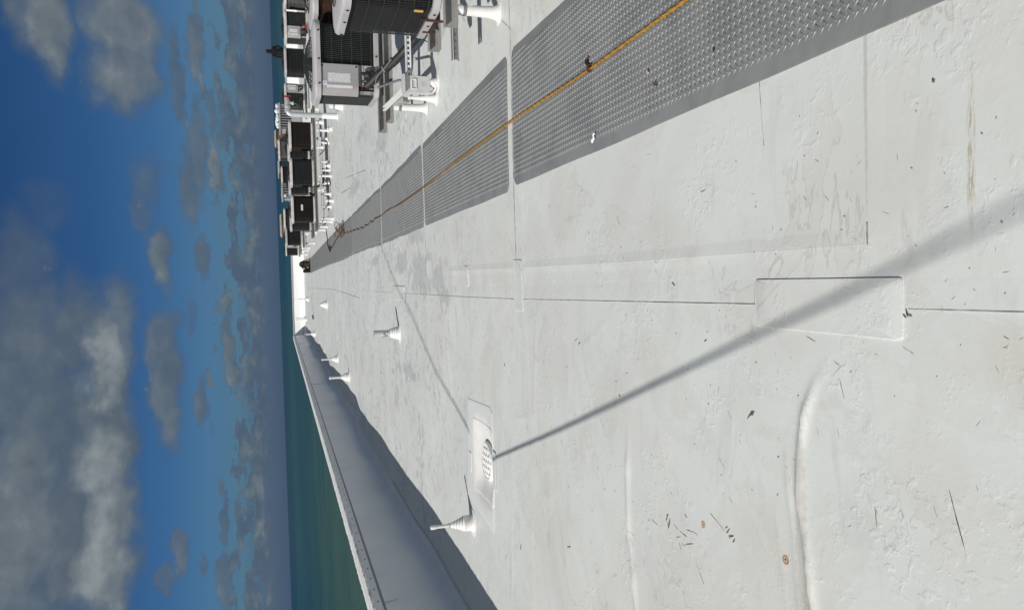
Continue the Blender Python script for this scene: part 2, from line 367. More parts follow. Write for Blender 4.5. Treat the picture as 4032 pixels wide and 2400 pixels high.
def sea_material():
    m, t, b = new_mat('sea_water', (.03, .09, .09), .36, 0, .12)
    P = t.n('ShaderNodeNewGeometry').outputs['Position']
    flat = t.vm('MULTIPLY', P, (1, 1, 0)); r = t.vm('LENGTH', flat); lr = t.m('LOGARITHM', r, 10.0)
    ang = t.n('ShaderNodeSeparateXYZ', {0: t.vm('NORMALIZE', flat)}).outputs['X']
    v = t.n('ShaderNodeCombineXYZ', {0: t.m('MULTIPLY', lr, 13.0), 1: t.m('MULTIPLY', ang, 2.2), 2: 0.0}).outputs[0]
    band = t.noise(v, 1.6, 5, .6)
    depth = t.m('ADD', lr, t.m('MULTIPLY', t.m('SUBTRACT', band, .5), .9))
    cr = t.n('ShaderNodeValToRGB', {0: t.ramp(depth, 2.2, 4.2, False)})
    e = cr.color_ramp.elements
    e[0].position = 0.0; e[0].color = (.068, .116, .072, 1); e[1].position = 1.0; e[1].color = (.004, .036, .062, 1)
    for pos, c_ in ((.12, (.056, .108, .068)), (.28, (.038, .088, .062)), (.40, (.016, .064, .064)), (.52, (.006, .050, .066)), (.62, (.014, .072, .082)), (.7, (.005, .044, .066))):
        q = e.new(pos); q.color = (*c_, 1)
    streak = t.noise(t.n('ShaderNodeMapping', {0: v, 3: (6, 1.5, 1)}).outputs[0], 2.4, 4, .65)
    c = t.mix(t.m('MULTIPLY', t.ramp(streak, .52, .72), .45), cr.outputs[0], (.055, .10, .075))
    t.nt.links.new(c, b.inputs['Base Color'])
    w = t.m('ADD', t.noise(P, .35, 5, .65), t.m('MULTIPLY', t.noise(P, .05, 4, .6), 2.0))
    bp = t.n('ShaderNodeBump', {'Strength': .9, 'Distance': 1.2, 'Height': w}); t.nt.links.new(bp.outputs[0], b.inputs['Normal'])
    return m

# ------------------------------------------------------------------ sky, sun, camera
SUN_EL, SUN_AZ = math.radians(41.0), math.radians(38.0)    # shadows run towards +X, turned SUN_AZ towards +Y
to_sun = Vector((-math.cos(SUN_EL) * math.cos(SUN_AZ), -math.cos(SUN_EL) * math.sin(SUN_AZ), math.sin(SUN_EL)))
W = bpy.data.worlds.new('World'); sc.world = W; W.use_nodes = True
def build_world():
    nt = W.node_tree; nt.nodes.clear(); t = NT(nt)
    out = t.n('ShaderNodeOutputWorld'); bg = t.n('ShaderNodeBackground', {'Strength': .1}); nt.links.new(bg.outputs[0], out.inputs[0])
    sky = t.n('ShaderNodeTexSky', sky_type='NISHITA', sun_disc=False, sun_elevation=SUN_EL,
              sun_rotation=math.atan2(to_sun.x, to_sun.y), altitude=35.0, air_density=1.0, dust_density=.6, ozone_density=2.0)
    V = t.vm('NORMALIZE', t.n('ShaderNodeTexCoord').outputs['Generated'])
    s = t.n('ShaderNodeSeparateXYZ', {0: V})
    el = t.m('MULTIPLY', t.m('ARCSINE', s.outputs['Z']), 180 / PI)
    az = t.m('MULTIPLY', t.m('ARCTAN2', s.outputs['X'], s.outputs['Y']), 180 / PI)
    A = t.n('ShaderNodeCombineXYZ', {0: az, 1: el, 2: 0.0}).outputs[0]
    cr = t.n('ShaderNodeValToRGB', {0: t.ramp(el, -2.0, 38.0, False)}); e = cr.color_ramp.elements
    def p(d): return (d + 2.0) / 40.0
    e[0].position = p(-2); e[0].color = (.047, .085, .145, 1); e[1].position = p(38); e[1].color = (.115, .128, .15, 1)
    for d, c_ in ((.1, (.048, .088, .155)), (1.2, (.060, .106, .178)), (3.0, (.068, .165, .255)), (5.0, (.058, .160, .300)), (8.0, (.034, .118, .280)), (12.0, (.020, .083, .225)), (17.0, (.013, .058, .170)), (21.0, (.016, .062, .17)), (28.0, (.08, .10, .14))):
        q = e.new(p(d)); q.color = (*c_, 1)
    base = t.mix(.035, t.mix(1.0, cr.outputs[0], (10, 10, 10), 'MULTIPLY'), sky.outputs[0])
    # clouds, placed by compass direction and height above the horizon (degrees)
    wv = t.n('ShaderNodeCombineXYZ', {0: t.m('MULTIPLY', az, .8), 1: t.m('MULTIPLY', el, 1.1), 2: 0.0}).outputs[0]
    n_big = t.n('ShaderNodeTexNoise', {'Vector': wv, 'Scale': .33, 'Detail': 5.0, 'Roughness': .54}, noise_dimensions='2D')
    n_sm = t.noise2(wv, .8, 4, .50)
    d_hi = t.vm('MULTIPLY', t.vm('SUBTRACT', n_big.outputs[1], (.5, .5, .5)), (4.2, 2.4, 0))
    d_lo = t.vm('MULTIPLY', t.vm('SUBTRACT', t.n('ShaderNodeTexNoise', {'Vector': wv, 'Scale': .8, 'Detail': 4.0, 'Roughness': .62}, noise_dimensions='2D').outputs[1], (.5, .5, .5)), (3.2, 1.25, 0))
    A_hi = t.vm('ADD', A, d_hi); A_lo = t.vm('ADD', A, d_lo)
    BL = [(17.6,13.4,2.6,1.6,0.95,0.75),(18.3,14.4,1.5,1.3,0.70,0.55),(17.5,9.1,2.5,2.1,0.90,0.80),(14.3,9.6,2.0,1.8,0.90,0.75),(15.4,8.3,2.9,1.2,0.85,0.70),(18.4,10.2,1.5,1.4,0.70,0.60),(1.9,15.8,3.0,1.7,0.55,0.35),(5.8,14.3,1.6,1.3,0.25,0.30),(-6.6,15.8,7.6,2.7,0.85,0.50),(-14.7,16.0,7.4,2.2,0.95,0.66),(-18.8,14.5,4.2,1.9,0.80,0.45),(-1.4,14.8,2.2,1.3,0.70,0.40),(-5.0,11.5,3.7,1.4,0.95,0.95),(-2.7,10.8,3.1,1.3,0.80,0.75),(-8.7,11.6,2.5,1.4,0.90,0.50),(-12.0,11.7,2.8,1.7,0.95,0.90),(-10.1,10.7,4.2,1.1,0.95,0.40),(-15.3,11.2,4.1,1.5,0.95,0.85),(-19.2,11.5,3.4,1.7,0.95,0.95),(-2.9,13.0,3.2,2.0,0.85,0.34),(-9.8,13.6,5.2,1.7,0.9,0.24),(-16.6,13.3,5.0,1.8,0.95,0.40),(2.1,8.0,1.8,0.8,0.85,0.80),(-3.8,7.8,2.5,1.0,0.80,0.55),(-7.5,7.6,3.2,0.9,0.85,0.60),(-5.2,8.5,1.2,0.6,0.60,0.80),(2.3,5.1,1.6,0.4,0.75,0.60),(7.5,8.4,2.0,1.0,0.55,0.50),(5.2,8.9,1.4,0.6,0.50,0.60),(7.0,5.8,2.4,0.6,0.75,0.45),(16.6,4.8,1.9,0.5,0.80,0.55),(14.5,6.1,2.8,0.4,0.70,0.35),(9.6,5.0,3.1,0.5,0.75,0.50),(8.3,4.0,1.9,0.4,0.85,0.75),(-18.1,7.0,1.5,0.5,0.75,0.55),(-19.9,7.9,0.9,0.7,0.65,0.50),(-19.3,5.6,0.6,0.3,0.60,0.35),(-8.4,5.5,1.5,0.4,0.75,0.50),(-4.3,3.6,2.2,0.4,0.85,0.60),(-6.1,3.6,1.2,0.3,0.80,0.70),(-16.6,4.1,1.7,0.3,0.70,0.40),(-20.8,4.3,1.6,0.4,0.75,0.60),(12.1,4.0,1.7,0.3,0.60,0.30),(11.6,3.3,1.4,0.3,0.60,0.30),(-1.8,5.9,1.5,0.3,0.40,0.30)]
    D = None; Lt = None
    for a0, e0, ra, re, o, br in BL:
        if a0 > 180: a0 -= 360
        src = A_hi if re > .75 else A_lo
        q = t.vm('MULTIPLY', t.vm('SUBTRACT', src, (a0, e0, 0)), (1 / ra, 1 / re, 0))
        d = t.vm('LENGTH', q)
        mk = t.m('MULTIPLY', t.ramp(d, 1.55 if re > .75 else 1.45, .55 if re > .75 else .72), min(1.0, o * 1.06))
        lit = t.m('MULTIPLY', mk, t.m('MULTIPLY_ADD', t.n('ShaderNodeSeparateXYZ', {0: q}).outputs['Y'], .16, br))
        pair = t.n('ShaderNodeCombineXYZ', {0: mk, 1: lit, 2: 0.0}).outputs[0]
        D = pair if D is None else t.vm('MAXIMUM', D, pair)      # one chain, so few values are alive at a time
    pr = t.n('ShaderNodeSeparateXYZ', {0: D}); D, Lt = pr.outputs['X'], pr.outputs['Y']
    # broken cloud everywhere outside the photograph's field
    out_ = t.m('MULTIPLY', t.ramp(n_big.outputs[0], .50, .62), t.m('MAXIMUM', t.ramp(t.m('ABSOLUTE', az), 26.0, 34.0), t.ramp(el, 19.0, 25.0)))
    D = t.m('MAXIMUM', D, t.m('MULTIPLY', out_, .85)); Lt = t.m('MAXIMUM', Lt, t.m('MULTIPLY', out_, .6))
    # low banks towards the horizon: flat rows, closer together the lower they are
    wz = t.n('ShaderNodeTexNoise', {'Vector': wv, 'Scale': 1.3, 'Detail': 4.0, 'Roughness': .62}, noise_dimensions='2D').outputs[1]
    el2 = t.m('ADD', el, t.m('MULTIPLY', t.m('SUBTRACT', t.n('ShaderNodeSeparateXYZ', {0: wz}).outputs['X'], .5), .55))
    low_v = t.n('ShaderNodeCombineXYZ', {0: t.m('MULTIPLY', az, .55), 1: t.m('MULTIPLY', t.m('LOGARITHM', t.m('MAXIMUM', t.m('ADD', el2, 1.0), .2), 2.718), 7.5), 2: 3.0}).outputs[0]
    n_fine = t.noise2(low_v, .72, 5, .54)
    cover = t.m('ADD', t.m('MULTIPLY_ADD', t.ramp(el, 6.5, 2.0), .28, -.11), t.m('MULTIPLY', t.ramp(el, 3.2, 1.6), .06))
    low = t.m('MULTIPLY', t.ramp(t.m('ADD', n_fine, cover), .60, .68), t.ramp(el, .55, 1.5))
    low = t.m('MULTIPLY', low, .82)
    lowl = t.m('MULTIPLY', low, t.m('ADD', .16, t.m('MULTIPLY', t.ramp(t.m('ADD', t.m('MULTIPLY', n_sm, .5), t.m('MULTIPLY', n_fine, .5)), .46, .64), .55)))
    Dn = t.m('MAXIMUM', D, low); Ln = t.m('MAXIMUM', Lt, lowl)
    Ln = t.m('ADD', Ln, t.m('MULTIPLY', t.m('SUBTRACT', n_sm, .5), .55)); Ln = t.m('ADD', Ln, t.m('MULTIPLY', t.m('SUBTRACT', n_big.outputs[0], .5), .75))
    cc = t.n('ShaderNodeValToRGB', {0: t.m('MULTIPLY', Ln, .84)}); e = cc.color_ramp.elements
    e[0].position = 0.0; e[0].color = (.72, 1.05, 1.6, 1); e[1].position = 1.0; e[1].color = (2.75, 3.1, 3.25, 1)
    for pos, c_ in ((.35, (.98, 1.32, 1.68)), (.65, (1.45, 1.78, 2.05))):
        q = e.new(pos); q.color = (*c_, 1)
    nt.links.new(t.mix(Dn, base, cc.outputs[0]), bg.inputs[0])
build_world()

sun = bpy.data.lights.new('sun', 'SUN'); sun.energy = 3.85; sun.angle = math.radians(.53); sun.color = (1.0, .965, .905)
so = bpy.data.objects.new('sun', sun); col.objects.link(so); so.rotation_euler = to_sun.to_track_quat('Z', 'Y').to_euler()

cam = bpy.data.cameras.new('camera'); cam.sensor_width = 36.0; cam.lens = 36.0 * 2900 / 4032; cam.clip_start = .05; cam.clip_end = 60000
co = bpy.data.objects.new('camera', cam); col.objects.link(co)
R_ = Vector((0.999074, 0.025581, -0.034608)); D_ = Vector((-0.02527, -0.302239, -0.952897)); F_ = Vector((-0.034836, 0.952889, -0.301313))
mw = Matrix((D_, R_, -F_)).transposed().to_4x4(); mw.translation = Vector((0, 0, 1.55)); co.matrix_world = mw
sc.camera = co
sc.view_settings.view_transform = 'Standard'; sc.view_settings.look = 'None'; sc.view_settings.exposure = 0.0; sc.view_settings.gamma = 1.0
sc.cycles.use_denoising = True; sc.cycles.max_bounces = 6; sc.cycles.diffuse_bounces = 3

# ------------------------------------------------------------------ sea
def sea():
    rs = [0, 60, 150, 400, 1000, 2500, 6000, 12000, 20600]; n = 96; V = []; F = []
    for r in rs:
        for k in range(n): V.append((r * math.cos(2 * PI * k / n), r * math.sin(2 * PI * k / n), -33.0))
    for i in range(len(rs) - 1):
        for k in range(n): j = (k + 1) % n; F.append((i * n + k, i * n + j, (i + 1) * n + j, (i + 1) * n + k))
    b = MB(); b.add(V, F); o = b.build('sea', sea_material()); tag(o, 'green to deep teal sea beyond the parapet', None, None, 'structure')
sea()

# ------------------------------------------------------------------ roof sheet
def roof():
    ys = [1.0]
    while ys[-1] < 49.5: ys.append(ys[-1] + max(.011, .0048 * ys[-1]))
    ys = np.array([-8, -6, -4, -2, -1, -.4, 0, .3, .6, .8] + ys)
    xs = np.concatenate([np.arange(-3.3, 2.4, .016), np.geomspace(.05, 23.6, 60) + 2.4 - .03])
    X, Y = np.meshgrid(xs, ys); Z = HN(X, Y)
    V = np.stack([X.ravel(), Y.ravel(), Z.ravel()], 1); nx, ny = len(xs), len(ys)
    i = (np.arange(ny - 1)[:, None] * nx + np.arange(nx - 1)[None, :]).ravel()
    F = np.stack([i, i + 1, i + nx + 1, i + nx], 1)
    o = link('roof', numpy_mesh('roof', V, F), M_roof, None, 180)
    return tag(o, 'white welded membrane roof with folds, blisters and scuffs', None, None, 'structure')
ROOF = roof()

def ribbon(b, P, w, lift=.0031, step=.03, wob=0.0):
    """thin strip lying on the roof along a path"""
    pts = []
    for (x0, y0), (x1, y1) in zip(P[:-1], P[1:]):
        n = max(1, int(math.hypot(x1 - x0, y1 - y0) / step))
        for k in range(n): pts.append((x0 + (x1 - x0) * k / n, y0 + (y1 - y0) * k / n))
    pts.append(P[-1]); vs = []; fs = []
    for i, (x, y) in enumerate(pts):
        xa, ya = pts[max(i - 1, 0)]; xb, yb = pts[min(i + 1, len(pts) - 1)]; l = math.hypot(xb - xa, yb - ya) or 1
        nx, ny = -(yb - ya) / l, (xb - xa) / l; ww = w * (1 + wob * random.uniform(-1, 1)) / 2
        for s in (1, -1): px, py = x + s * nx * ww, y + s * ny * ww; vs.append((px, py, H(px, py) + lift))
    for i in range(len(pts) - 1): fs.append((2 * i, 2 * i + 1, 2 * i + 3, 2 * i + 2))
    b.add(vs, fs)
def lap(b, P, w, h, side=1, step=.05):
    """edge of an overlapping sheet: a wedge that rises to h and drops at the path"""
    pts = []
    for (x0, y0), (x1, y1) in zip(P[:-1], P[1:]):
        n = max(1, int(math.hypot(x1 - x0, y1 - y0) / step))
        for k in range(n): pts.append((x0 + (x1 - x0) * k / n, y0 + (y1 - y0) * k / n))
    pts.append(P[-1]); vs = []; fs = []
    for i, (x, y) in enumerate(pts):
        xa, ya = pts[max(i - 1, 0)]; xb, yb = pts[min(i + 1, len(pts) - 1)]; l = math.hypot(xb - xa, yb - ya) or 1
        nx, ny = -(yb - ya) / l * side, (xb - xa) / l * side
        qx, qy = x + nx * w, y + ny * w
        vs += [(x, y, H(x, y) - .002), (x, y, H(x, y) + h), (x + nx * w * .5, y + ny * w * .5, H(x + nx * w * .5, y + ny * w * .5) + h * .9), (qx, qy, H(qx, qy) - .001)]
    for i in range(len(pts) - 1):
        for k in range(3): fs.append((4 * i + k, 4 * i + k + 1, 4 * i + k + 5, 4 * i + k + 4))
    b.add(vs, fs)
SEAM = [(-.098, .7), (-.1, 1.195), (-.103, 1.50), (-.106, 2.148), (-.136, 4.72), (-.143, 6.289), (-.146, 9.3), (-.15, 12.5), (-.30, 15), (-.17, 22), (-.2, 44)]
b = MB(); ribbon(b, SEAM[:3], .0015, wob=.3); ribbon(b, SEAM[3:5], .0036, .0034, wob=.3); ribbon(b, SEAM[4:8], .0042, .0036, wob=.35); ribbon(b, SEAM[8:], .009, step=.2, wob=.6)
for yy, x0, x1, k in ((4.80, .13, 3.4, .0045), (8.03, -.14, 3.2, .004), (11.47, -.15, 3.2, .005)): ribbon(b, [(x0, yy - .02), (x1, yy + .01)], k, .0034, wob=.6)
ribbon(b, [(.07, 1.637), (.13, 1.6375)], .004, wob=1.0); ribbon(b, [(.42, 2.085), (.635, 2.105)], .0012, wob=.8)
ribbon(b, [(-1.108, 2.675), (-1.131, 2.662), (-1.103, 2.652), (-1.108, 2.635), (-1.095, 2.618), (-1.075, 2.565)], .0032, .0014, .02, .5)
ribbon(b, [(-.915, 2.44), (-.935, 2.39), (-.955, 2.345)], .002, .0014, .02, .6); ribbon(b, [(-1.15, 2.54), (-1.21, 2.49)], .0018, .0014, .02, .6); ribbon(b, [(-.95, 1.565), (-1.13, 1.535)], .0018, .0014, .02, .4); ribbon(b, [(-.93, 1.585), (-1.03, 1.565)], .0012, .0014, .02, .4)
ribbon(b, [(-2.97, 3.4), (-2.97, 6.4), (-2.995, 8.6), (-3.0, 11.0)], .006, .012, .05, .4); ribbon(b, [(-3.08, 11.4), (-3.1, 14.3), (-3.1, 19)], .006, .02, .05, .4)
ribbon(b, [(-.05, 6.6), (-.3, 6.62), (-.55, 6.6)], .003, wob=1); ribbon(b, [(1.63, 4.70), (1.95, 5.2), (2.25, 5.9)], .0025, wob=1)
ribbon(b, [(2.0, 13.3), (2.4, 17.2)], .012, wob=1, step=.2); ribbon(b, [(2.05, 16.2), (2.2, 18.4)], .02, wob=1, step=.2); ribbon(b, [(-.48, 38.5), (-1.4, 36.2)], .05, .01, .3, .4)
o = b.build('seam_line', M_grime, ROOF)
b = MB(); lap(b, [(-.102, .7), (-.1045, 1.5)], .11, .0009, -1); lap(b, [(-.1085, 2.15), (-.138, 4.7), (-.15, 9.5), (-.155, 12.5)], .11, .0017, -1)
lap(b, [(.66, 1.634), (.07, 1.632)], .09, .0007); lap(b, [(.62, 2.105), (.46, 2.087), (-.04, 2.075)], .06, .0006)
lap(b, [(3.3, 4.69), (.1, 4.66), (-.13, 4.66), (-1.0, 4.60), (-2.3, 4.62)], .09, .0022); lap(b, [(3.2, 7.9), (-.14, 7.98), (-2.2, 7.9)], .09, .003); lap(b, [(3.2, 11.4), (-2.3, 11.4)], .1, .004)
lap(b, [(3.3, 14.9), (-2.3, 14.9)], .1, .004)
lap(b, [(.09, 6.9), (.065, 3.2), (.07, 1.65)], .06, .0009)
b.build('lap_seam', M_roof, ROOF, 30)

def scuffs():
    b = MB()
    def sliver(x, y, l, w, a, lift=.0012):
        c, s = math.cos(a), math.sin(a); P = []
        n = 5
        for k in range(n + 1):
            u = -1 + 2 * k / n; ww = w * (1 - u * u) * random.uniform(.5, 1.2) + w * .08
            P.append((u * l / 2, ww / 2))
        loop = P + [(u, -w_ * random.uniform(.5, 1.1)) for u, w_ in P[::-1]]
        pts = [(x + c * u - s * v, y + s * u + c * v) for u, v in loop]
        vs = [(px, py, H(px, py) + lift) for px, py in pts]; m = len(P)
        b.add(vs, [(i, i + 1, 2 * m - 2 - i, 2 * m - 1 - i) for i in range(m - 1)])
    # groups seen in the photograph
    for x, y, l, w, a in ((-1.035, 2.775, .03, .007, 2.6), (-1.05, 2.755, .042, .007, 2.9), (-1.062, 2.765, .025, .004, .2), (-1.02, 2.77, .02, .005, 2.2),
                          (-.945, 2.325, .03, .006, 2.4), (-.958, 2.305, .028, .006, 1.9), (-.97, 2.29, .02, .006, 2.5), (-.935, 2.335, .016, .005, 2.2), (-.965, 2.318, .012, .005, .5),
                          (-.357, 3.707, .028, .007, 2.2), (-.34, 3.75, .05, .003, 1.9), (-.571, 3.211, .012, .01, 1), (-.252, 2.457, .018, .005, 2), (-.484, 2.17, .03, .012, 2.1), (-.495, 2.185, .03, .006, 2.4),
                          (-1.866, 4.839, .05, .012, 2.7), (-.035, 2.689, .028, .006, 1.05), (.317, 2.463, .03, .003, 1.7), (.46, 1.42, .012, .008, .5), (-.09, 1.16, .012, .012, 0),
                          (-.112, 1.507, .02, .006, .3), (-.118, 1.497, .012, .005, 1.2), (-.12, 1.515, .014, .004, .8), (-1.55, 3.92, .05, .006, 1.9), (-.62, 5.12, .02, .013, .3), (-.60, 1.37, .1, .0022, .3), (-.63, 1.36, .08, .002, .32), (-.68, 1.62, .05, .002, 0.1),
                          (-.98, 2.62, .02, .003, 1.0), (-1.05, 2.70, .03, .002, 1.2), (-1.085, 2.68, .035, .002, 2.0), (-1.06, 2.64, .05, .002, 1.45), (-1.03, 2.585, .06, .002, 1.7)):
        sliver(x, y, l * 1.25, w * 1.35, a)
    o = b.build('scuff_marks', M_scuff, ROOF); tag(o, None, None, None, 'stuff'); b = MB()
    for k in range(230):
        y = 1.15 * (9.0 / 1.15) ** random.random(); x = random.uniform(-.42, .22) * y * 1.05
        if .55 < x < 1.62 or x < -2.4: continue
        s_ = random.random(); f = .55 + .16 * y
        sliver(x, y, f * random.uniform(.008, .036) * (2.2 if s_ > .9 else 1), f * random.uniform(.0012, .0030), random.uniform(0, PI))
    for k in range(150):                                   # spots
        y = 1.15 * (14.0 / 1.15) ** random.random(); x = random.uniform(-.36, .32) * y
        if .55 < x < 1.62 or x < -2.3: continue
        r = random.uniform(.0015, .0035) * (1 + .13 * y); sliver(x, y, 2.4 * r, 1.5 * r, random.uniform(0, PI))
    o = b.build('scratches', M_faint, ROOF); tag(o, None, None, None, 'stuff')
scuffs()

def patch(pts, label, r=.02, h=.0042, group='membrane repair patches'):
    cx = sum(p[0] for p in pts) / 4; cy = sum(p[1] for p in pts) / 4; poly = []
    for i in range(4):
        p = Vector(pts[i]); a = (Vector(pts[i - 1]) - p).normalized(); c = (Vector(pts[(i + 1) % 4]) - p).normalized()
        for k in range(5):
            s = k / 4; q = p + a * r * (1 - s) ** 2 + c * r * s ** 2; poly.append(q)
    # sheet as rings that follow the roof
    loops = []
    for f, dz in ((1.0, -.003), (1.0, h * .75), (1 - .012, h), (.75, h), (.5, h), (.25, h)):
        loops.append([(cx + (q.x - cx) * f - cx, cy + (q.y - cy) * f - cy, H(cx + (q.x - cx) * f, cy + (q.y - cy) * f) + dz) for q in poly])
    b = MB(); b.loft(loops, False, True)
    o = b.build('membrane_patch', M_roof, None, 30); o.location = (cx, cy, 0)
    return tag(o, label, 'roof patch', group)
patch([(-.022, 2.142), (-.021, 1.519), (-.185, 1.52), (-.180, 2.134)], 'largest rectangular white membrane patch crossed by the near cable shadow', .012, .005)
patch([(.134, 4.843), (.128, 4.664), (-.215, 4.645), (-.209, 4.837)], 'narrow white membrane patch where the long seam meets the walkway gap seam', .02, .006)
patch([(.127, 6.258), (.123, 6.112), (-.052, 6.103), (-.052, 6.248)], 'small white oblong patch alone just past the seam junction patch', .03, .006)
patch([(-.048, 10.433), (-.058, 9.475), (-.233, 9.507), (-.24, 10.473)], 'farthest square white patch crossed by the far cable shadow', .02, .008)

# ------------------------------------------------------------------ parapets
def wall_left():
    root = thing('parapet_wall', 'low shaded white parapet along the sea side of the roof', 'parapet', (-3.24, 20, 0))
    ys = np.concatenate([np.arange(-8, 3, .5), np.arange(3, 20, .12), np.arange(20, 49.2, .3), [49.2]])
    prof = [(-.25, -33), (-.25, .735), (0, .735), (.004, .69), (.006, .66), (.012, .52), (.022, .36), (.032, .24), (.048, .15), (.078, .085), (.13, .040), (.19, .018), (.235, .012), (.24, .0)]
    V = []; F = []
    for y in ys:
        for i, (x, z) in enumerate(prof):
            wx = 0; wz = 0
            if i >= 5:
                s = math.sin(PI * min(1, (i - 4) / 8))
                wx = s * (.016 * math.sin(.9 * y + 1) + .010 * math.sin(2.3 * y + .5 * i) + .006 * math.sin(5.1 * y + 1.3 * i))
            if i >= 9: wz = H(-3.24 + x, y)
            V.append((x + wx, y - 20, z + wz))
    n = len(prof)
    for a in range(len(ys) - 1):
        for i in range(n - 1): F.append((a * n + i, (a + 1) * n + i, (a + 1) * n + i + 1, a * n + i + 1))
    b = MB(); b.add(V, F); b.build('facing', M_face, root, 50)
    V = []; F = []; yy = np.arange(-8, 49.4, .06)          # rough mortar cap
    for y in yy:
        for x, z in ((-.262, .70), (-.258, .758), (-.13, .768), (-.02, .757), (.006, .735)):
            j = .006 * (rng.random() - .5); V.append((x + j, y - 20, z + .008 * (rng.random() - .5)))
    for a in range(len(yy) - 1):
        for i in range(4): F.append((a * 5 + i, (a + 1) * 5 + i, (a + 1) * 5 + i + 1, a * 5 + i + 1))
    b = MB(); b.add(V, F); b.build('coping', M_cop, root)
    b = MB(); b.box(.0095, 0.6, .648, .006, 56.6, .022); b.build('termination_bar', M_bar, root)
    b = MB()
    y = -6.0
    while y < 46:
        m = Matrix.Translation((.006, y - 20, .695)) @ Matrix.Rotation(PI / 2, 4, 'Y')
        b.lathe([(.0085, 0), (.0075, .004), (.003, .006)], 8, (0, 0, 0), m=m); y += .31 + random.uniform(-.02, .02)
    tag(b.build('fasteners', M_dark, root), None, None, None, 'stuff')
    b = MB()
    for y in (7.4, 24.5, 35.0, 41.8):
        for k in range(6):
            z0, z1 = .64 - k * .09, .64 - (k + 1) * .09
            b.box(.02 + .003 * k, y - 20 + .01 * math.sin(k), (z0 + z1) / 2, .012, .004, .09)
    b.build('lap_seam', M_sheet, root)
wall_left()
def far_y(x): return 49.0 - .2 * (x + 3.25)
def wall_far():
    root = thing('parapet_wall', 'bright sunlit white parapet closing the far end of the roof', 'parapet', (-3.25, 49.0, 0), -math.atan(.2))
    prof = [(.3, -33), (.3, .70), (0, .70), (-.008, .60), (-.02, .35), (-.04, .16), (-.09, .06), (-.2, .02), (-.3, .012), (-.31, 0)]
    xs = np.arange(0, 30.5, .25); V = []; F = []; n = len(prof)
    for x in xs:
        for i, (yv, z) in enumerate(prof):
            k = math.sin(PI * min(1, max(0, (i - 2) / 6))); V.append((x, yv + k * .012 * math.sin(1.7 * x + i * .6), z))
    for a in range(len(xs) - 1):
        for i in range(n - 1): F.append((a * n + i, a * n + i + 1, (a + 1) * n + i + 1, (a + 1) * n + i))
    b = MB(); b.add(V, F); b.build('facing', M_bright, root, 50)
    b = MB(); b.box(15, .14, .725, 30.4, .36, .05); b.build('coping', M_hood, root, None, .006)
    b = MB(); b.box(15, -.012, .655, 30.2, .008, .02); b.build('termination_bar', M_galv, root)
    b = MB()
    for x in (2.4, 6.0, 9.7, 13.4): b.box(x, -.016, .33, .006, .02, .6)
    b.build('lap_seam', M_sheet, root)
wall_far()

# ------------------------------------------------------------------ walkway mats
EL = [(.0, .66), (1.4, .639), (4.77, .63), (4.88, .604), (7.97, .604), (8.05, .60), (11.4, .583), (11.5, .578), (13.0, .605), (16.1, .605), (16.2, .607), (19, .575), (24, .60), (30, .585), (38.6, .555)]
ER = [(.0, 1.50), (3.8, 1.512), (4.77, 1.545), (4.88, 1.541), (7.97, 1.492), (8.05, 1.505), (11.4, 1.465), (11.5, 1.474), (16.1, 1.457), (16.2, 1.457), (20, 1.45), (28, 1.38), (38.6, 1.268)]
def ex(T, y): return float(np.interp(y, [p[0] for p in T], [p[1] for p in T]))
def tread(mir, fine=True):
    """one raised lozenge, 30 mm long at 45 degrees, steep flanks and a rounded back"""
    L, w, h = .0148, .0036, .0037
    base = [(-L, 0), (-L * .72, -w), (L * .72, -w), (L, 0), (L * .72, w), (-L * .72, w)]
    P = [(x, y, 0) for x, y in base]
    if fine:
        P += [(x * .95, y * .62, h * .76) for x, y in base] + [(-L * .62, 0, h * .97), (0, 0, h), (L * .62, 0, h * .97)]
        F = [(k, (k + 1) % 6, 6 + (k + 1) % 6, 6 + k) for k in range(6)] + [(6, 7, 13, 12), (7, 8, 14, 13), (14, 8, 9, 10), (13, 14, 10, 11), (12, 13, 11, 6)]
    else:
        P += [(-L * .5, 0, h * .9), (0, 0, h), (L * .5, 0, h * .9)]
        F = [(0, 1, 7, 6), (1, 2, 8, 7), (8, 2, 3, 4), (7, 8, 4, 5), (6, 7, 5, 0)]
    a = -PI / 4 if not mir else PI / 4
    c, q = math.cos(a), math.sin(a)
    return np.array([(c * x - q * y, q * x + c * y, z) for x, y, z in P]), np.array(F)
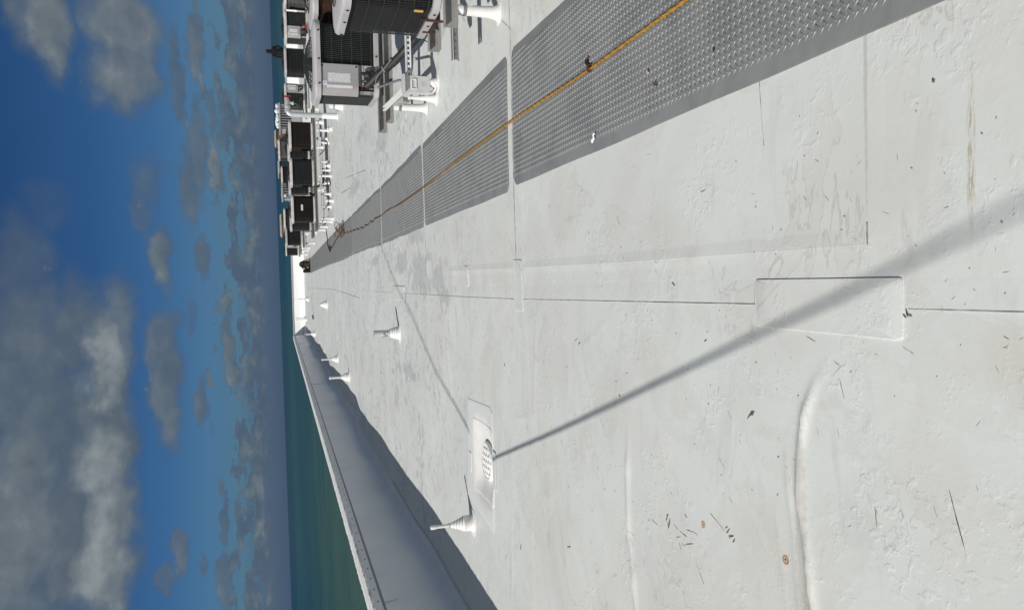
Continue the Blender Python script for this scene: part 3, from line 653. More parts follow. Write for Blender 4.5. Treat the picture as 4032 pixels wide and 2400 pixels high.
def mat(y0, y1, label):
    ym = (y0 + y1) / 2; oy = y0
    root = thing('walkway_mat', label, 'walkway mat', (1.05, y0, 0), 0, 'grey walkway mats laid end to end')
    ys = np.unique(np.concatenate([np.arange(y0, y1, .12 if y0 < 10 else .25), [y0 + .004, y0 + .02, y0 + .05, y1 - .05, y1 - .02, y1 - .004, y1]]))
    V = []; F = []
    T = .0055
    for y in ys:
        e = min(y - y0, y1 - y); ins = .05 * (1 - min(e, .05) / .05) ** 2 if e < .05 else 0
        w = .006 * math.sin(5.3 * y) * (1 if y > 9 else .25)
        a, c = ex(EL, y) + ins + w, ex(ER, y) - ins + w
        for k, (x, z) in enumerate([(a - .001, -.003), (a, T * .7), (a + .004, T)] + [(a + (c - a) * f, T) for f in (.2, .4, .6, .8)] + [(c - .004, T), (c, T * .7), (c + .001, -.003)]):
            V.append((x - 1.05, y - oy, H(x, y) + z))
    n = 10
    for i in range(len(ys) - 1):
        for k in range(n - 1): F.append((i * n + k, i * n + k + 1, (i + 1) * n + k + 1, (i + 1) * n + k))
    F.append(tuple(range(n))[::-1]); F.append(tuple((len(ys) - 1) * n + k for k in range(n)))
    b = MB(); b.add(V, F); b.build('mat_sheet', M_mat, root, 40)
    p = .0325; gx, gy = np.meshgrid(np.arange(.0, .80, p), np.arange(y0 + .012, y1 - .012, p * 1.03))
    pts = []
    for mir, dx, dy in ((0, 0, 0), (1, p / 2, p * 1.03 / 2)):
        X = (gx + dx).ravel(); Y = (gy + dy).ravel()
        a = np.interp(Y, [q[0] for q in EL], [q[1] for q in EL]) + .066; c = np.interp(Y, [q[0] for q in ER], [q[1] for q in ER]) - .058
        X = X + a; keep = (X < c) & (Y < y1 - .01); X, Y = X[keep], Y[keep]
        pts.append((mir, X, Y))
    Vs = []; Fs = []; off = 0
    for mir, X, Y in pts:
        tv, tf = tread(mir, y0 < 16); Z = HN(X, Y) + T - .0004
        C = np.stack([X - 1.05, Y - oy, Z], 1)
        v = (C[:, None, :] + tv[None, :, :]).reshape(-1, 3); f = (tf[None] + (np.arange(len(X)) * len(tv))[:, None, None]).reshape(-1, 4) + off
        Vs.append(v); Fs.append(f); off += len(v)
    link('tread_pattern', numpy_mesh('tread_pattern', np.concatenate(Vs), np.concatenate(Fs)), M_tread, root)
mat(.15, 4.765, 'nearest grey diamond tread walkway mat with the loose debris on it')
mat(4.885, 7.965, 'grey diamond tread walkway mat next beyond the wide white gap')
mat(8.045, 11.40, 'third grey walkway mat along, beside the large damp patch')
mat(11.50, 16.10, 'fourth grey walkway mat along, where the rope turns dark and wavy')
mat(16.17, 38.6, 'farthest and longest grey walkway mat with the tangled rope coil on it')

# ------------------------------------------------------------------ ropes and cords
def twisted(path, r, pitch=.075, n=10, lobes=3, amp=.16):
    P = path; loops = []; s = 0.0; t0 = (P[1] - P[0]).normalized(); u = t0.cross(Vector((0, 0, 1))).normalized()
    for i, p in enumerate(P):
        if i: s += (p - P[i - 1]).length
        t = (P[min(i + 1, len(P) - 1)] - P[max(i - 1, 0)]).normalized(); u = (u - t * u.dot(t)).normalized(); w = t.cross(u)
        tw = 2 * PI * s / (pitch * lobes)
        loops.append([p + r * (1 + amp * math.cos(lobes * (2 * PI * k / n - tw))) * (math.cos(2 * PI * k / n) * u + math.sin(2 * PI * k / n) * w) for k in range(n)])
    return loops
def rope():
    pts = [(1.075, .2), (1.062, 1.2), (1.057, 2.53), (1.048, 3.46), (1.058, 4.2), (1.062, 4.81), (1.05, 6.3), (1.021, 7.91), (1.012, 9.4), (1.03, 10.6), (1.022, 11.4)]
    for k in range(22):
        y = 11.9 + k * .28; pts.append((1.03 + .02 * math.sin(2.4 * k) + (.16 * max(0, (y - 14) / 4)), y))
    R = .0080
    path3 = [(x, y, H(x, y) + .0075 + R) for x, y in pts]
    # tangled coil
    cx, cy = 1.30, 18.35
    rr = random.Random(5)
    for k in range(26):
        a = k * .82; rad = .09 + .13 * rr.random(); z = .01 + .17 * rr.random() * (1 if k > 8 else .3)
        path3.append((cx + rad * math.cos(a) * .9, cy + 1.3 * rad * math.sin(a), H(cx, cy) + .012 + R + z))
    path3 += [(cx + .2, cy - .3, H(cx, cy) + .02 + R), (cx - .12, cy - .55, H(cx, cy) + .02 + R)]
    b = MB(); b.loft(twisted(catmull(path3, .012), R), True, True)
    o = b.build('rope', M_rope, None, 180); tag(o, 'golden rope laid along the walkway, knotted once and ending in a brown tangle', 'rope')
    b = MB(); k = []
    for i in range(15):
        a = 2 * PI * i / 7; k.append((1.052 + .0145 * math.cos(a), 3.455 + .0026 * i - .02, H(1.05, 3.45) + .0075 + R + .0135 * math.sin(a)))
    b.tube(catmull(k, .008), .0042, 6)
    b.tube(catmull([(1.062, 3.46, .022), (1.085, 3.475, .018), (1.108, 3.485, .014), (1.118, 3.47, .012)], .008), .0052, 6)
    b.tube(catmull([(1.06, 3.455, .022), (1.09, 3.49, .022), (1.112, 3.50, .013)], .008), .0042, 6)
    b.build('knot', M_rust, o, 60)
rope()
def cord(name, pts, r, mt, label=None, cat=None, step=.05, parent=None, n=8):
    b = MB(); b.tube(catmull(pts, step), r, n)
    o = b.build(name, mt, parent, 60)
    return tag(o, label, cat) if label else o
def gz(x, y, d=0): return (x, y, H(x, y) + d)
pp = [gz(1.28, 18.5, .02)]
for k, (x, y) in enumerate(((1.25, 19.2), (1.20, 19.9), (1.19, 20.6), (1.12, 21.2), (1.09, 21.9), (1.03, 22.3), (1.08, 22.7), (1.16, 23.0), (1.05, 22.9), (.99, 22.8), (.98, 23.1), (1.05, 23.3), (1.12, 23.6), (1.22, 23.9), (1.40, 24.0), (1.62, 24.4), (1.78, 24.6))):
    pp.append(gz(x + .012 * math.sin(9 * k), y, .025))
cord('cord', pp, .0135, M_cord, 'thin dark cord wandering off the walkway beyond the rope tangle', 'cord', .08)

# two overhead lines, out of the frame, whose shadows cross the roof
def overhead(S, radii, label):
    pts = [Vector((x, y, 0)) + to_sun * (z / to_sun.z) for x, y, z in S]
    b = MB(); b.tube(pts, radii, 8)
    o = b.build('overhead_cable', M_black, None, 60); tag(o, label, 'cable')
overhead([(.62, .05, 5.2), (.137, 1.197, 4.0), (-.037, 1.661, 2.8), (-.462, 2.843, 2.0), (-1.0, 4.35, 1.7), (-1.405, 5.53, 1.5)], [.0065, .0070, .0074, .0082, .0088, .0085], 'high cable casting the shadow from the near corner to the drain')
overhead([(-1.315, 6.24, 3.4), (-.936, 7.644, 5.2), (-.378, 9.067, 6.6), (-.019, 10.2, 7.2), (.57, 11.55, 7.6)], [.0105] * 5, 'high cable casting the faint shadow from the drain to the walkway')

# ------------------------------------------------------------------ roof drain and vent pipes
def drain():
    root = thing('roof_drain', 'white domed drain grate in its square dished sump', 'roof drain', (-1.48, 5.80, 0))
    poly = [(-1.985, 5.50), (-1.04, 5.50), (-1.0, 5.56), (-1.03, 6.24), (-1.08, 6.27), (-1.90, 6.34)]
    cx, cy = -1.48, 5.85; loops = []
    dense = []
    for i in range(6):
        a = Vector(poly[i]); c = Vector(poly[(i + 1) % 6])
        for k in range(16): dense.append(a + (c - a) * k / 16)
    for f, dz in [(1.0, -.003), (1.0, .003), (.985, .0045)] + [(g_, .0045) for g_ in np.arange(.95, .04, -.05)]:
        loops.append([(cx + (q.x - cx) * f + 1.48, cy + (q.y - cy) * f - 5.80, H(cx + (q.x - cx) * f, cy + (q.y - cy) * f) + dz) for q in dense])
    b = MB(); b.loft(loops, False, True); b.build('flashing_sheet', M_sheet, root, 40)
    sq0 = rrect(.62, .62, .03, 4); sq = []
    for i_ in range(len(sq0)):
        a_, c_ = Vector(sq0[i_]), Vector(sq0[(i_ + 1) % len(sq0)]); n_ = max(1, int((c_ - a_).length / .05))
        sq += [tuple(a_ + (c_ - a_) * k_ / n_) for k_ in range(n_)]; loops = []
    for f, dz in [(1.0, -.02), (1.0, .0065), (.985, .0085)] + [(g_, .0085) for g_ in np.arange(.95, .25, -.05)]:
        loops.append([(x * f, y * f * .98, H(-1.48 + x * f, 5.80 + y * f) + dz) for x, y in sq])
    b = MB(); b.loft(loops, False, True); b.build('sump_sheet', M_boot, root, 40)
    z0 = H(-1.48, 5.80) + .0085
    b = MB(); b.lathe([(.155, 0), (.155, .012), (.10, .012)], 28, (0, -.03, z0), True, True); b.build('clamp_ring', M_boot, root, 40)
    b = MB(); b.lathe([(.085, 0), (.084, .004)], 24, (0, -.03, z0 + .0125)); b.build('outlet_shade', M_hole, root)  # near-black disc paints the shade down the drain hole
    b = MB()
    R = .15
    def dome(x, y): return z0 + .014 +   .014 * max(0, 1 - ((x * x + y * y) / (R * R)) ** 1.6)
    for k in (-.1, -.05, 0, .05, .1):
        w = math.sqrt(max(0, R * R - k * k)); P1 = []; P2 = []
        for i in range(13):
            s = -w + 2 * w * i / 12; P1.append((s, k - .03, dome(s, k))); P2.append((k, s - .03, dome(k, s)))
        b.tube(P1, .0135, 6); b.tube(P2, .0135, 6)
    b.tube([(R * math.cos(a) * .98, R * math.sin(a) * .98 - .03, z0 + .02) for a in np.linspace(0, 2 * PI, 29)], .013, 6)
    b.build('grate', M_boot, root, 60)
    # clumsy side tabs of the flashing
    for x, y, w, d in ((.0, -.345, .30, .09), (-.1, .43, .17, .09)):
        b = MB(); q = rrect(w, d, .015, 3, x, y); b.loft([[(px, py, H(px - 1.48, py + 5.8) + .003) for px, py in q], [(px, py, H(px - 1.48, py + 5.8) + .0095) for px, py in q]]); b.build('flashing_tab', M_sheet, root, 30)
drain()

def vent(x, y, h, pr, br, bh, label, rings=5, cap=True, lean=(0, 0), worn=False, group='white roof vent pipes with rubber boots'):
    root = thing('vent_pipe', label, 'vent pipe', (x, y, H(x, y)), 0, group)
    b = MB(); prof = [(br * 1.75, .0), (br * 1.7, .0028), (br * 1.25, .004), (br * 1.08, .014)]
    z0, r0 = .018, br
    flat = .4 * bh; prof += [(br, .03), (br * .97, flat)]
    for k in range(rings):                                   # stepped cone
        f0 = k / rings; f1 = (k + 1) / rings
        ra = br * .93 + (pr * 1.25 - br * .93) * f0 ** .8; rb = br * .93 + (pr * 1.25 - br * .93) * f1 ** .8; za = flat + (bh - flat) * f0; zb = flat + (bh - flat) * f1
        prof += [(ra + .004, za + .002), (ra + .003, za + .007), (ra - .002, za + .010), (rb + .001, zb - .002)]
    prof += [(pr * 1.22, bh), (pr * 1.0, bh + .002)]
    b.lathe(prof, 24); b.build('boot', M_boot, root, 35)
    b = MB(); m = Matrix.Shear('XY', 4, (lean[0], lean[1])) if any(lean) else None
    b.lathe([(pr, bh * .6), (pr, h), (pr * .82, h), (pr * .8, h - .04)], 18, m=m); b.build('pipe', M_galv if worn else M_white, root, 40)
    if cap:
        b = MB(); b.lathe([(pr * 1.25, h - .045), (pr * 1.3, h - .005), (pr * 1.0, h + .002)], 16, m=m); b.build('cap', M_white, root, 40)
        b = MB(); b.lathe([(pr * 1.15, bh - .004), (pr * 1.45, bh + .004), (pr * 1.4, bh + .016), (pr * 1.1, bh + .02)], 14); b.build('clamp', M_galv, root, 40)
    return root
vent(-2.112, 6.19, .371, .0145, .068, .20, 'thin white vent pipe on a stepped cone boot beside the roof drain')
v = vent(-.69, 10.04, .348, .046, .086, .13, 'stubby grey worn metal vent pipe in a white boot, alone mid roof', 3, False, worn=True)
b = MB()
for a0, z, w, hh in ((-2.3, .19, .7, .05), (-1.5, .21, .5, .035), (-2.9, .23, .5, .03), (-.9, .17, .35, .02)):
    A = [(.0475 * math.cos(a0 + w * (i / 4 - .5)), .0475 * math.sin(a0 + w * (i / 4 - .5))) for i in range(5)]
    b.add([(x, y, z - hh * random.uniform(.3, .6)) for x, y in A] + [(x, y, z + hh * random.uniform(.3, .6)) for x, y in A], [(i, i + 1, i + 6, i + 5) for i in range(4)])
b.build('worn_patch', M_bar, v)
vent(-2.25, 18.08, .47, .028, .105, .2, 'white vent pipe at the edge of the parapet shadow, nearer of that pair')
vent(-2.14, 21.5, .46, .022, .10, .19, 'white vent pipe at the edge of the parapet shadow, farther of that pair')
vent(-.694, 25.6, .24, .055, .13, .19, 'squat white capless vent stub far out on the open roof', 2, False)
vent(-2.28, 35.0, .42, .03, .12, .2, 'small white vent pipe just past the end of the parapet shadow', 3)
vent(-.8, 41.5, .5, .028, .12, .2, 'white vent pipe standing before the middle of the far wall', 3)
vent(-2.08, 45.6, .62, .024, .11, .22, 'thin tall white vent pipe by the far corner, nearer of two', 3)
vent(-2.05, 47.0, .62, .024, .11, .22, 'thin tall white vent pipe by the far corner, farther of two', 3)

# ------------------------------------------------------------------ air conditioning units
def make_condenser(panel, w=.76, d=.76, h=.68, lid=None):
    """panel: 'left', 'right' or None, on the front (-Y). Origin at the middle of the base pan's underside."""
    root = bpy.data.objects.new('condenser_unit', None); col.objects.link(root); root.empty_display_size = .1
    lid = lid or M_lid; r = .11
    b = MB(); b.loft([at_z(rrect(w, d, r), 0), at_z(rrect(w + .012, d + .012, r), .006), at_z(rrect(w + .012, d + .012, r), .05), at_z(rrect(w - .02, d - .02, r), .056)]); b.build('base_pan', lid, root, 40)
    zc0, zc1 = .055, h - .055
    b = MB(); b.loft([at_z(rrect(w - .05, d - .05, r - .02), zc0), at_z(rrect(w - .05, d - .05, r - .02), zc1)]); b.build('coil', M_coil, root, 50)
    # wire guard: close upright wires and a few hoops
    G = rrect(w - .014, d - .014, r, 8); G.append(G[0]); cum = [0]
    for i in range(len(G) - 1): cum.append(cum[-1] + math.hypot(G[i + 1][0] - G[i][0], G[i + 1][1] - G[i][1]))
    def gp(s): return (float(np.interp(s, cum, [p[0] for p in G])), float(np.interp(s, cum, [p[1] for p in G])))
    px0, px1 = {'left': (-w / 2 + .07, -.02), 'right': (.02, w / 2 - .07), None: (9, 9)}[panel]
    b = MB(); N = int(cum[-1] / .0195)
    for k in range(N):
        x, y = gp(cum[-1] * k / N)
        if y < -d / 2 + .03 and px0 - .01 < x < px1 + .01: continue
        b.tube([(x, y, zc0), (x, y, zc1)], .0021, 4, False)
    for k in range(6):
        z = zc0 + .03 + (zc1 - zc0 - .06) * k / 5; pts = [(x, y, z) for x, y in rrect(w - .01, d - .01, r, 8)]
        if panel == 'right': pts = pts[-9:] + pts[:-9]
        b.tube(pts + [pts[0]], .0028, 4, False)
    b.build('coil_guard', M_guard, root)
    # lid: skirt, rounded shoulder, rim about the fan opening
    S = [(0, zc1 - .012), (.024, zc1 - .012), (.026, zc1 + .030), (.014, zc1 + .048), (-.02, zc1 + .058), (-.05, h + .006), (-.085, h + .010)]
    loops = [at_z(rrect(w + 2 * o_, d + 2 * o_, max(.05, r + o_), 8), z) for o_, z in S]
    n = len(loops[0]); Rf = .285
    ring = []
    for x, y, _ in loops[-1]:
        a = math.atan2(y, x); ring.append((Rf * math.cos(a), Rf * math.sin(a), h + .012))
    inner = [(x * .98, y * .98, h - .06) for x, y, _ in ring]
    b = MB(); b.loft(loops + [ring, inner], True, False); b.build('lid', lid, root, 35)
    # fan guard dome
    b = MB()
    def dz(rad): return h + .014 + .075 * (1 - (rad / Rf) ** 2)
    for k in range(9):
        rad = .045 + (Rf - .045) * k / 8; b.tube([(rad * math.cos(a), rad * math.sin(a), dz(rad)) for a in np.linspace(0, 2 * PI, 33)], .0026, 4, False)
    for k in range(28):
        a = 2 * PI * k / 28; b.tube([(rad * math.cos(a), rad * math.sin(a), dz(rad) - .002) for rad in (.04, .12, .2, Rf)], .0026, 4, False)
    b.lathe([(.05, dz(0) - .012), (.05, dz(0)), (.03, dz(0) + .004)], 14); b.build('fan_guard', M_dark, root)
    b = MB(); b.lathe([(.075, h - .10), (.075, h + .03), (.05, h + .055)], 14)
    for k in range(4):
        a = k * PI / 2; q = [(.06, -.05, h - .055), (.26, -.11, h - .075), (.26, .10, h - .035), (.06, .05, h - .045)]
        m = Matrix.Rotation(a, 4, 'Z'); b.add([m @ Vector(p) for p in q] + [m @ Vector((x, y, z - .003)) for x, y, z in q], [(0, 1, 2, 3), (7, 6, 5, 4), (0, 4, 5, 1), (2, 6, 7, 3), (1, 5, 6, 2), (3, 7, 4, 0)])
    b.build('fan', M_dark, root, 40)
    if panel:
        sg = 1 if panel == 'left' else -1
        # the panel wraps round the outer corner
        def arc(off, xa, xb):
            pts = []
            Q = rrect(w + off, d + off, r + off / 2, 8)
            seg = [p for p in Q if p[1] < -d / 2 + r * .55]
            seg = sorted(seg, key=lambda p: p[0]); return [p for p in seg]
        outl = []
        x_in = -.06 * sg if True else 0
        cxr = -sg * (w / 2 - r)
        for k in range(9):
            a = math.radians(200 + 70 * k / 8) if sg > 0 else math.radians(340 - 70 * k / 8)
            outl.append((cxr + (r + .006) * math.cos(a), -d / 2 + r + (r + .006) * math.sin(a)))
        outl.append((x_in, -d / 2 - .006))
        def wall_strip(o_, z0, z1, thick=.012):
            f = [(x, y, z) for z in (z0, z1) for x, y in o_]; k = len(o_)
            inn = [(x * (1 - .04), y + .03 if abs(y) > d / 2 - .02 else y * .97, z) for z in (z0, z1) for x, y in o_]
            fs = [(i, i + 1, k + i + 1, k + i) for i in range(k - 1)]
            fs += [(2 * k + i, 3 * k + i, 3 * k + i + 1, 2 * k + i + 1) for i in range(k - 1)]
            fs += [(i, 2 * k + i, 2 * k + i + 1, i + 1) for i in range(k - 1)] + [(k + i, k + i + 1, 3 * k + i + 1, 3 * k + i) for i in range(k - 1)]
            fs += [(0, k, 3 * k, 2 * k), (k - 1, 3 * k - 1, 4 * k - 1, 2 * k - 1)]
            if sg < 0: fs = [q[::-1] for q in fs]
            return f + inn, fs
        zb = .225
        b = MB(); b.add(*wall_strip(outl, zb, zc1 - .012)); pnl = b.build('access_panel', M_unit, root, 40)
        b = MB(); inn = [(x * .93, y * .95 if abs(y) < d / 2 - .02 else y + .03) for x, y in outl]; b.add(*wall_strip(inn, zc0, zb)); b.build('valve_plate', M_lid, root, 40)
        yf = -d / 2 - .0075; lx = -sg * .20
        b = MB(); b.box(0, 0, 0, .095, .002, .235); o = b.build('rating_label', M_print, pnl); o.location = (lx, yf, h - .055 - .20)
        b = MB(); b.box(-sg * .292, yf + .001, h - .055 - .205, .030, .003, .27); b.build('name_strip', M_pale, pnl)
        b = MB(); b.box(-sg * .262, yf, h - .105, .042, .002, .044); b.build('small_sticker', M_pale, pnl)
        b = MB(); b.add([(-sg * .262 - .011, yf - .002, h - .112), (-sg * .262 + .011, yf - .002, h - .112), (-sg * .262 + .011, yf - .002, h - .100), (-sg * .262, yf - .002, h - .092), (-sg * .262 - .011, yf - .002, h - .100)], [(0, 1, 2, 3, 4)]); b.build('pictogram', M_hood, pnl)
        b = MB()                                            # service valves and wires
        for k, (x, z, rr) in enumerate(((-.15, .15, .022), (-.20, .115, .016))):
            x *= sg; y = -d / 2 + .0
            b.tube([(x, y + .03, z), (x, y - .035, z), (x, y - .06, z - .02)], rr, 8); b.tube([(x, y - .03, z - .03), (x, y - .03, z + .05)], rr * .8, 8)
        b.tube(catmull([(-.22 * sg, -d / 2 + .02, .19), (-.25 * sg, -d / 2 - .03, .15), (-.21 * sg, -d / 2 - .05, .10), (-.17 * sg, -d / 2 - .07, .06)], .02), .005, 6)
        b.build('service_valve', M_black, root, 50)
        b = MB(); b.tube(catmull([(-.27 * sg, -d / 2 - .01, .22), (-.285 * sg, -d / 2 - .03, .16), (-.25 * sg, -d / 2 - .05, .10), (-.19 * sg, -d / 2 - .07, .07)], .02), .0035, 6); b.build('wire', M_red, root, 50)
    return root
PROTO = {k: make_condenser(k) for k in ('left', 'right', None)}
_used = set()
def condenser(kind, x, y, z, label, rz=0.0, coil=None, lid=None, guard=None, scale=(1, 1, 1), group='rooftop air conditioning condensers'):
    if kind not in _used: _used.add(kind); o = PROTO[kind]
    else: o = copy_tree(PROTO[kind])
    o.location = (x, y, z); o.rotation_euler = (0, 0, rz); o.scale = scale; tag(o, label, 'air conditioner', group)
    def swap(ob, mt):
        ob.material_slots[0].link = 'OBJECT'; ob.material_slots[0].material = mt
    for ch in o.children:
        nm = ch.name.split('.')[0]
        for key, mt in (('coil', coil), ('lid', lid), ('base_pan', lid), ('coil_guard', guard)):
            if nm == key and mt is not None: swap(ch, mt)
    return o
# near ones
A = condenser(None, 2.285, 5.475, .392, 'nearest condenser, dark wire sides, cut by the picture edge', 0, M_coil, None, M_guard_dark, (1, 1, 1.01))
B = condenser('left', 2.41, 8.44, .433, 'condenser with a grey access panel and white rating label, behind the nearest one', math.radians(-4))
condenser(None, 3.27, 8.46, .433, 'brown rusty condenser beside the one with the white rating label', math.radians(-2), M_coil_brown, None, M_guard2)
# the further ones
condenser('left', 7.83, 23.7, .43, 'condenser with rating label and a red and black valve cover, right of the person', 0, M_coil_grey, M_lidw, None, (1.06, 1.06, 1))
condenser(None, 7.345, 25.7, .43, 'dark condenser directly below the standing person', 0, M_coil, M_lid, None, (1.06, 1.06, 1))
condenser('right', 6.685, 27.6, .43, 'condenser with its panel to the right, behind the red wheel valve', 0, M_coil_grey, M_lidw, None, (1.04, 1.04, 1))
condenser(None, 4.40, 22.95, .43, 'condenser with rust at its lower corner, next past the standpipe', 0, M_coil_rust, M_lidw, M_guard2)
condenser(None, 3.315, 22.95, .43, 'middle condenser of the front row of three', 0, M_coil, M_lidw)
condenser(None, 2.24, 22.95, .43, 'condenser bearing a small pale name plate, last of the front row', 0, M_coil_rust, M_lidw, M_guard2)
condenser(None, 4.49, 25.4, .43, 'back row condenser half hidden behind the rust cornered one', 0, M_coil, M_lid)
condenser(None, 3.40, 25.8, .43, 'back row condenser seen in the gap past the middle one', 0, M_coil, M_lid)
condenser(None, 2.20, 25.9, .43, 'back row condenser showing at the left of the name plate one', 0, M_coil_grey, M_lid)
condenser(None, 2.62, 40.0, .43, 'dark far condenser with a tiny pale plate, near the end of the walkway', 0, M_coil_rust, M_lidw, None, (.9, .9, 1))
condenser('right', 1.95, 42.2, .43, 'last pale grey condenser, beside the far wall', 0, M_coil, M_lidw, None, (.9, .9, 1))
condenser(None, 8.75, 23.4, .42, 'pale teal sided condenser at the picture edge with a black box before it', 0, M_coil_pale, M_lidw)
condenser(None, 5.62, 32.4, .68, 'pale mesh condenser raised above the others behind the front row', 0, M_coil_pale, M_lidw)
condenser(None, 4.62, 33.0, .60, 'dark raised condenser behind the middle one, right of a pair', 0, M_coil, M_lidw)
condenser(None, 4.08, 34.4, .60, 'dark raised condenser behind the middle one, left of a pair', 0, M_coil_rust, M_lidw, None, (.62, .62, 1))
condenser(None, 2.80, 32.5, .56, 'dark raised condenser behind the name plate one', 0, M_coil, M_lidw)
condenser(None, 2.10, 33.6, .50, 'dark condenser behind the end of the support rail', 0, M_coil, M_lid)
def screws(unit, spots):
    for x, y, z, q in spots:
        b = MB(); b.lathe([(.0105, -.002), (.010, .003), (.004, .006)], 8, m=Matrix.Rotation(q, 4, 'Z') @ Matrix.Rotation(PI / 2, 4, 'X')); o = b.build('screw', M_dark, unit, 50); o.location = (x, y, z)
screws(B, [(x, -.407, .632, 0) for x in (-.27, -.02, .27)] + [(-.08, -.388, .60, 0), (-.08, -.388, .245, 0), (.30, -.388, .03, 0), (.04, -.388, .03, 0)])
screws(A, [(-.407, y, .632, -PI / 2) for y in (.27, .0, -.24)] + [(-.388, y, .028, -PI / 2) for y in (.0, -.24)])
# bits of rust and a scrap on the nearest one
b = MB(); b.box(-.385, .13, -.005, .012, .03, .10); b.build('rusty_bracket', M_rust, A)
b = MB(); b.box(-.394, -.14, .025, .012, .022, .17); b.build('rusty_bracket', M_rust, A)
b = MB(); b.box(-.388, -.29, .15, .006, .03, .062); o = b.build('caught_scrap', M_orange, A)
b = MB(); b.tube(catmull([(-.37, .36, .0), (-.385, .375, -.06), (-.378, .36, -.12)], .02), .004, 5); b.build('hanging_wire', M_black, A)
b = MB()
for px_, pz_, rr in ((-.165, .125, .036), (-.20, .09, .030), (-.14, .085, .026)):
    b.lathe([(rr * .4, -rr), (rr, -rr * .4), (rr * 1.05, rr * .3), (rr * .5, rr)], 9, (px_, -.425, pz_))
b.build('valve_wrapping', M_black, B, 60)
for x, y, z, w, name in ((2.24, 22.95, .43, .17, 'G'), (2.62, 40.0, .43, .16, 'H')):
    own = [o for o in bpy.data.objects if o.get('category') == 'air conditioner' and abs(o.location.x - x) < .01 and abs(o.location.y - y) < .01][0]
    b = MB(); b.box(0, 0, 0, w, .004, .055); q = b.build('name_plate', M_pale, own); q.location = (.02, -.392, .38)
    b = MB()
    for k in range(7): b.box(-.055 + k * .018, -.003, .002, .011, .003, .018 if k % 2 else .014)
    b.build('lettering', M_blue, q)

# ------------------------------------------------------------------ support stands
def channel(b, x0, x1, y, z0, z1, d=.075):
    """C-shaped steel, open towards -Y"""
    t = .008
    b.box((x0 + x1) / 2, y, (z0 + z1) / 2, x1 - x0, t, z1 - z0)
    b.box((x0 + x1) / 2, y - d / 2 - t / 2, z0 + t / 2, x1 - x0, d - .001, t); b.box((x0 + x1) / 2, y - d * .25 - t / 2, z1 - t / 2, x1 - x0, d * .5 - .001, t)
def post_shape(b, x, y, z1, r=.045, flare=.11, base=.0):
    z0 = H(x, y) if base == 0.0 else base
    b.lathe([(flare, z0), (flare * .96, z0 + .0028), (r * 1.75, z0 + .005), (r * 1.4, z0 + .020), (r * 1.2, z0 + .05), (r * 1.08, z0 + .10), (r, z0 + (z1 - z0) * .62), (r, z1)], 18, (x, y, 0))
def stand(name_label, rails, posts, loc, group='steel support stands under the condensers', rail_mat=None, struts=(), r=.036):
    root = thing('support_stand', name_label, 'support stand', loc, 0, group)
    inv = Vector(loc)
    def build(b, nm, mt, sm=None, par=None, bev=0):
        b.v = [tuple(Vector(p) - inv) for p in b.v]; return b.build(nm, mt, par or root, sm, bev)
    for x0, x1, y, z0, z1 in rails:
        b = MB(); channel(b, x0, x1, y, z0, z1); build(b, 'rail', rail_mat or M_rail)
    for p in posts:
        x, y, z1 = p[:3]; b = MB(); post_shape(b, x, y, z1, p[3] if len(p) > 3 else r, p[4] if len(p) > 4 else .11); build(b, 'post', M_boot, 40)
        rr = p[3] if len(p) > 3 else r
        b = MB(); b.lathe([(rr * 1.07, z1 * .78), (rr * 1.10, z1 * .80), (rr * 1.10, z1 * .84), (rr * 1.05, z1 * .86)], 16, (x, y, 0)); build(b, 'clamp', M_bar, 40)
    for P0, P1, w in struts:
        b = MB(); b.tube([P0, P1], w, 4, True, PI / 4); build(b, 'brace', M_galv)
    return root
stand('near steel stand carrying the nearest condenser', [(1.77, 2.95, 5.10, .300, .388), (1.77, 2.95, 5.66, .300, .388)], [(1.885, 5.06, .30, .036, .085), (2.75, 5.62, .30)], (1.9, 5.35, 0),
      struts=[((1.89, 5.06, .19), (2.13, 4.92, .345), .022)])
stand('steel stand with twin rails under the labelled condenser', [(1.665, 3.95, 7.80, .345, .430), (1.665, 3.95, 8.31, .345, .430)], [(1.815, 7.70, .345, .036, .085), (2.9, 8.2, .345), (3.6, 8.2, .345)], (2.4, 8.05, 0))
stand('long steel stand under the front row of three condensers', [(1.60, 5.30, 22.60, .345, .430), (1.60, 5.30, 23.25, .345, .430)],
      [(4.42, 22.0, .345, .036, .06), (4.32, 22.75, .345, .036, .06), (3.06, 21.6, .345, .036, .06), (2.98, 22.5, .345, .036, .06), (1.83, 21.3, .345, .036, .06), (1.80, 21.9, .345, .036, .06)], (3.3, 22.9, 0))
stand('steel stand under the back row of condensers', [(1.55, 5.2, 25.2, .345, .43), (1.55, 5.2, 25.9, .345, .43)], [(1.77, 24.9, .345, .036, .06), (1.82, 24.2, .29, .036, .06), (3.1, 25.2, .345), (4.5, 25.2, .345)], (3.3, 25.5, 0))
stand('steel stand under the three condensers by the standing person', [(5.85, 9.6, 27.3, .345, .43), (6.6, 9.8, 25.3, .345, .43), (6.9, 9.9, 23.3, .335, .42)], [(6.2, 27.2, .345), (7.0, 25.2, .345), (7.3, 23.2, .345), (8.4, 23.2, .345)], (7.4, 25.5, 0), rail_mat=M_hood)
stand('far steel stand under the last two condensers', [(1.56, 3.3, 39.0, .345, .43), (1.5, 3.0, 41.6, .345, .43)], [(1.80, 37.8, .345, .04, .07), (1.77, 39.6, .345, .04, .07), (2.9, 39.2, .345, .04, .07), (2.6, 39.6, .345, .04, .07), (1.62, 41.3, .345, .04, .07)], (2.3, 40.2, 0), rail_mat=M_hood)
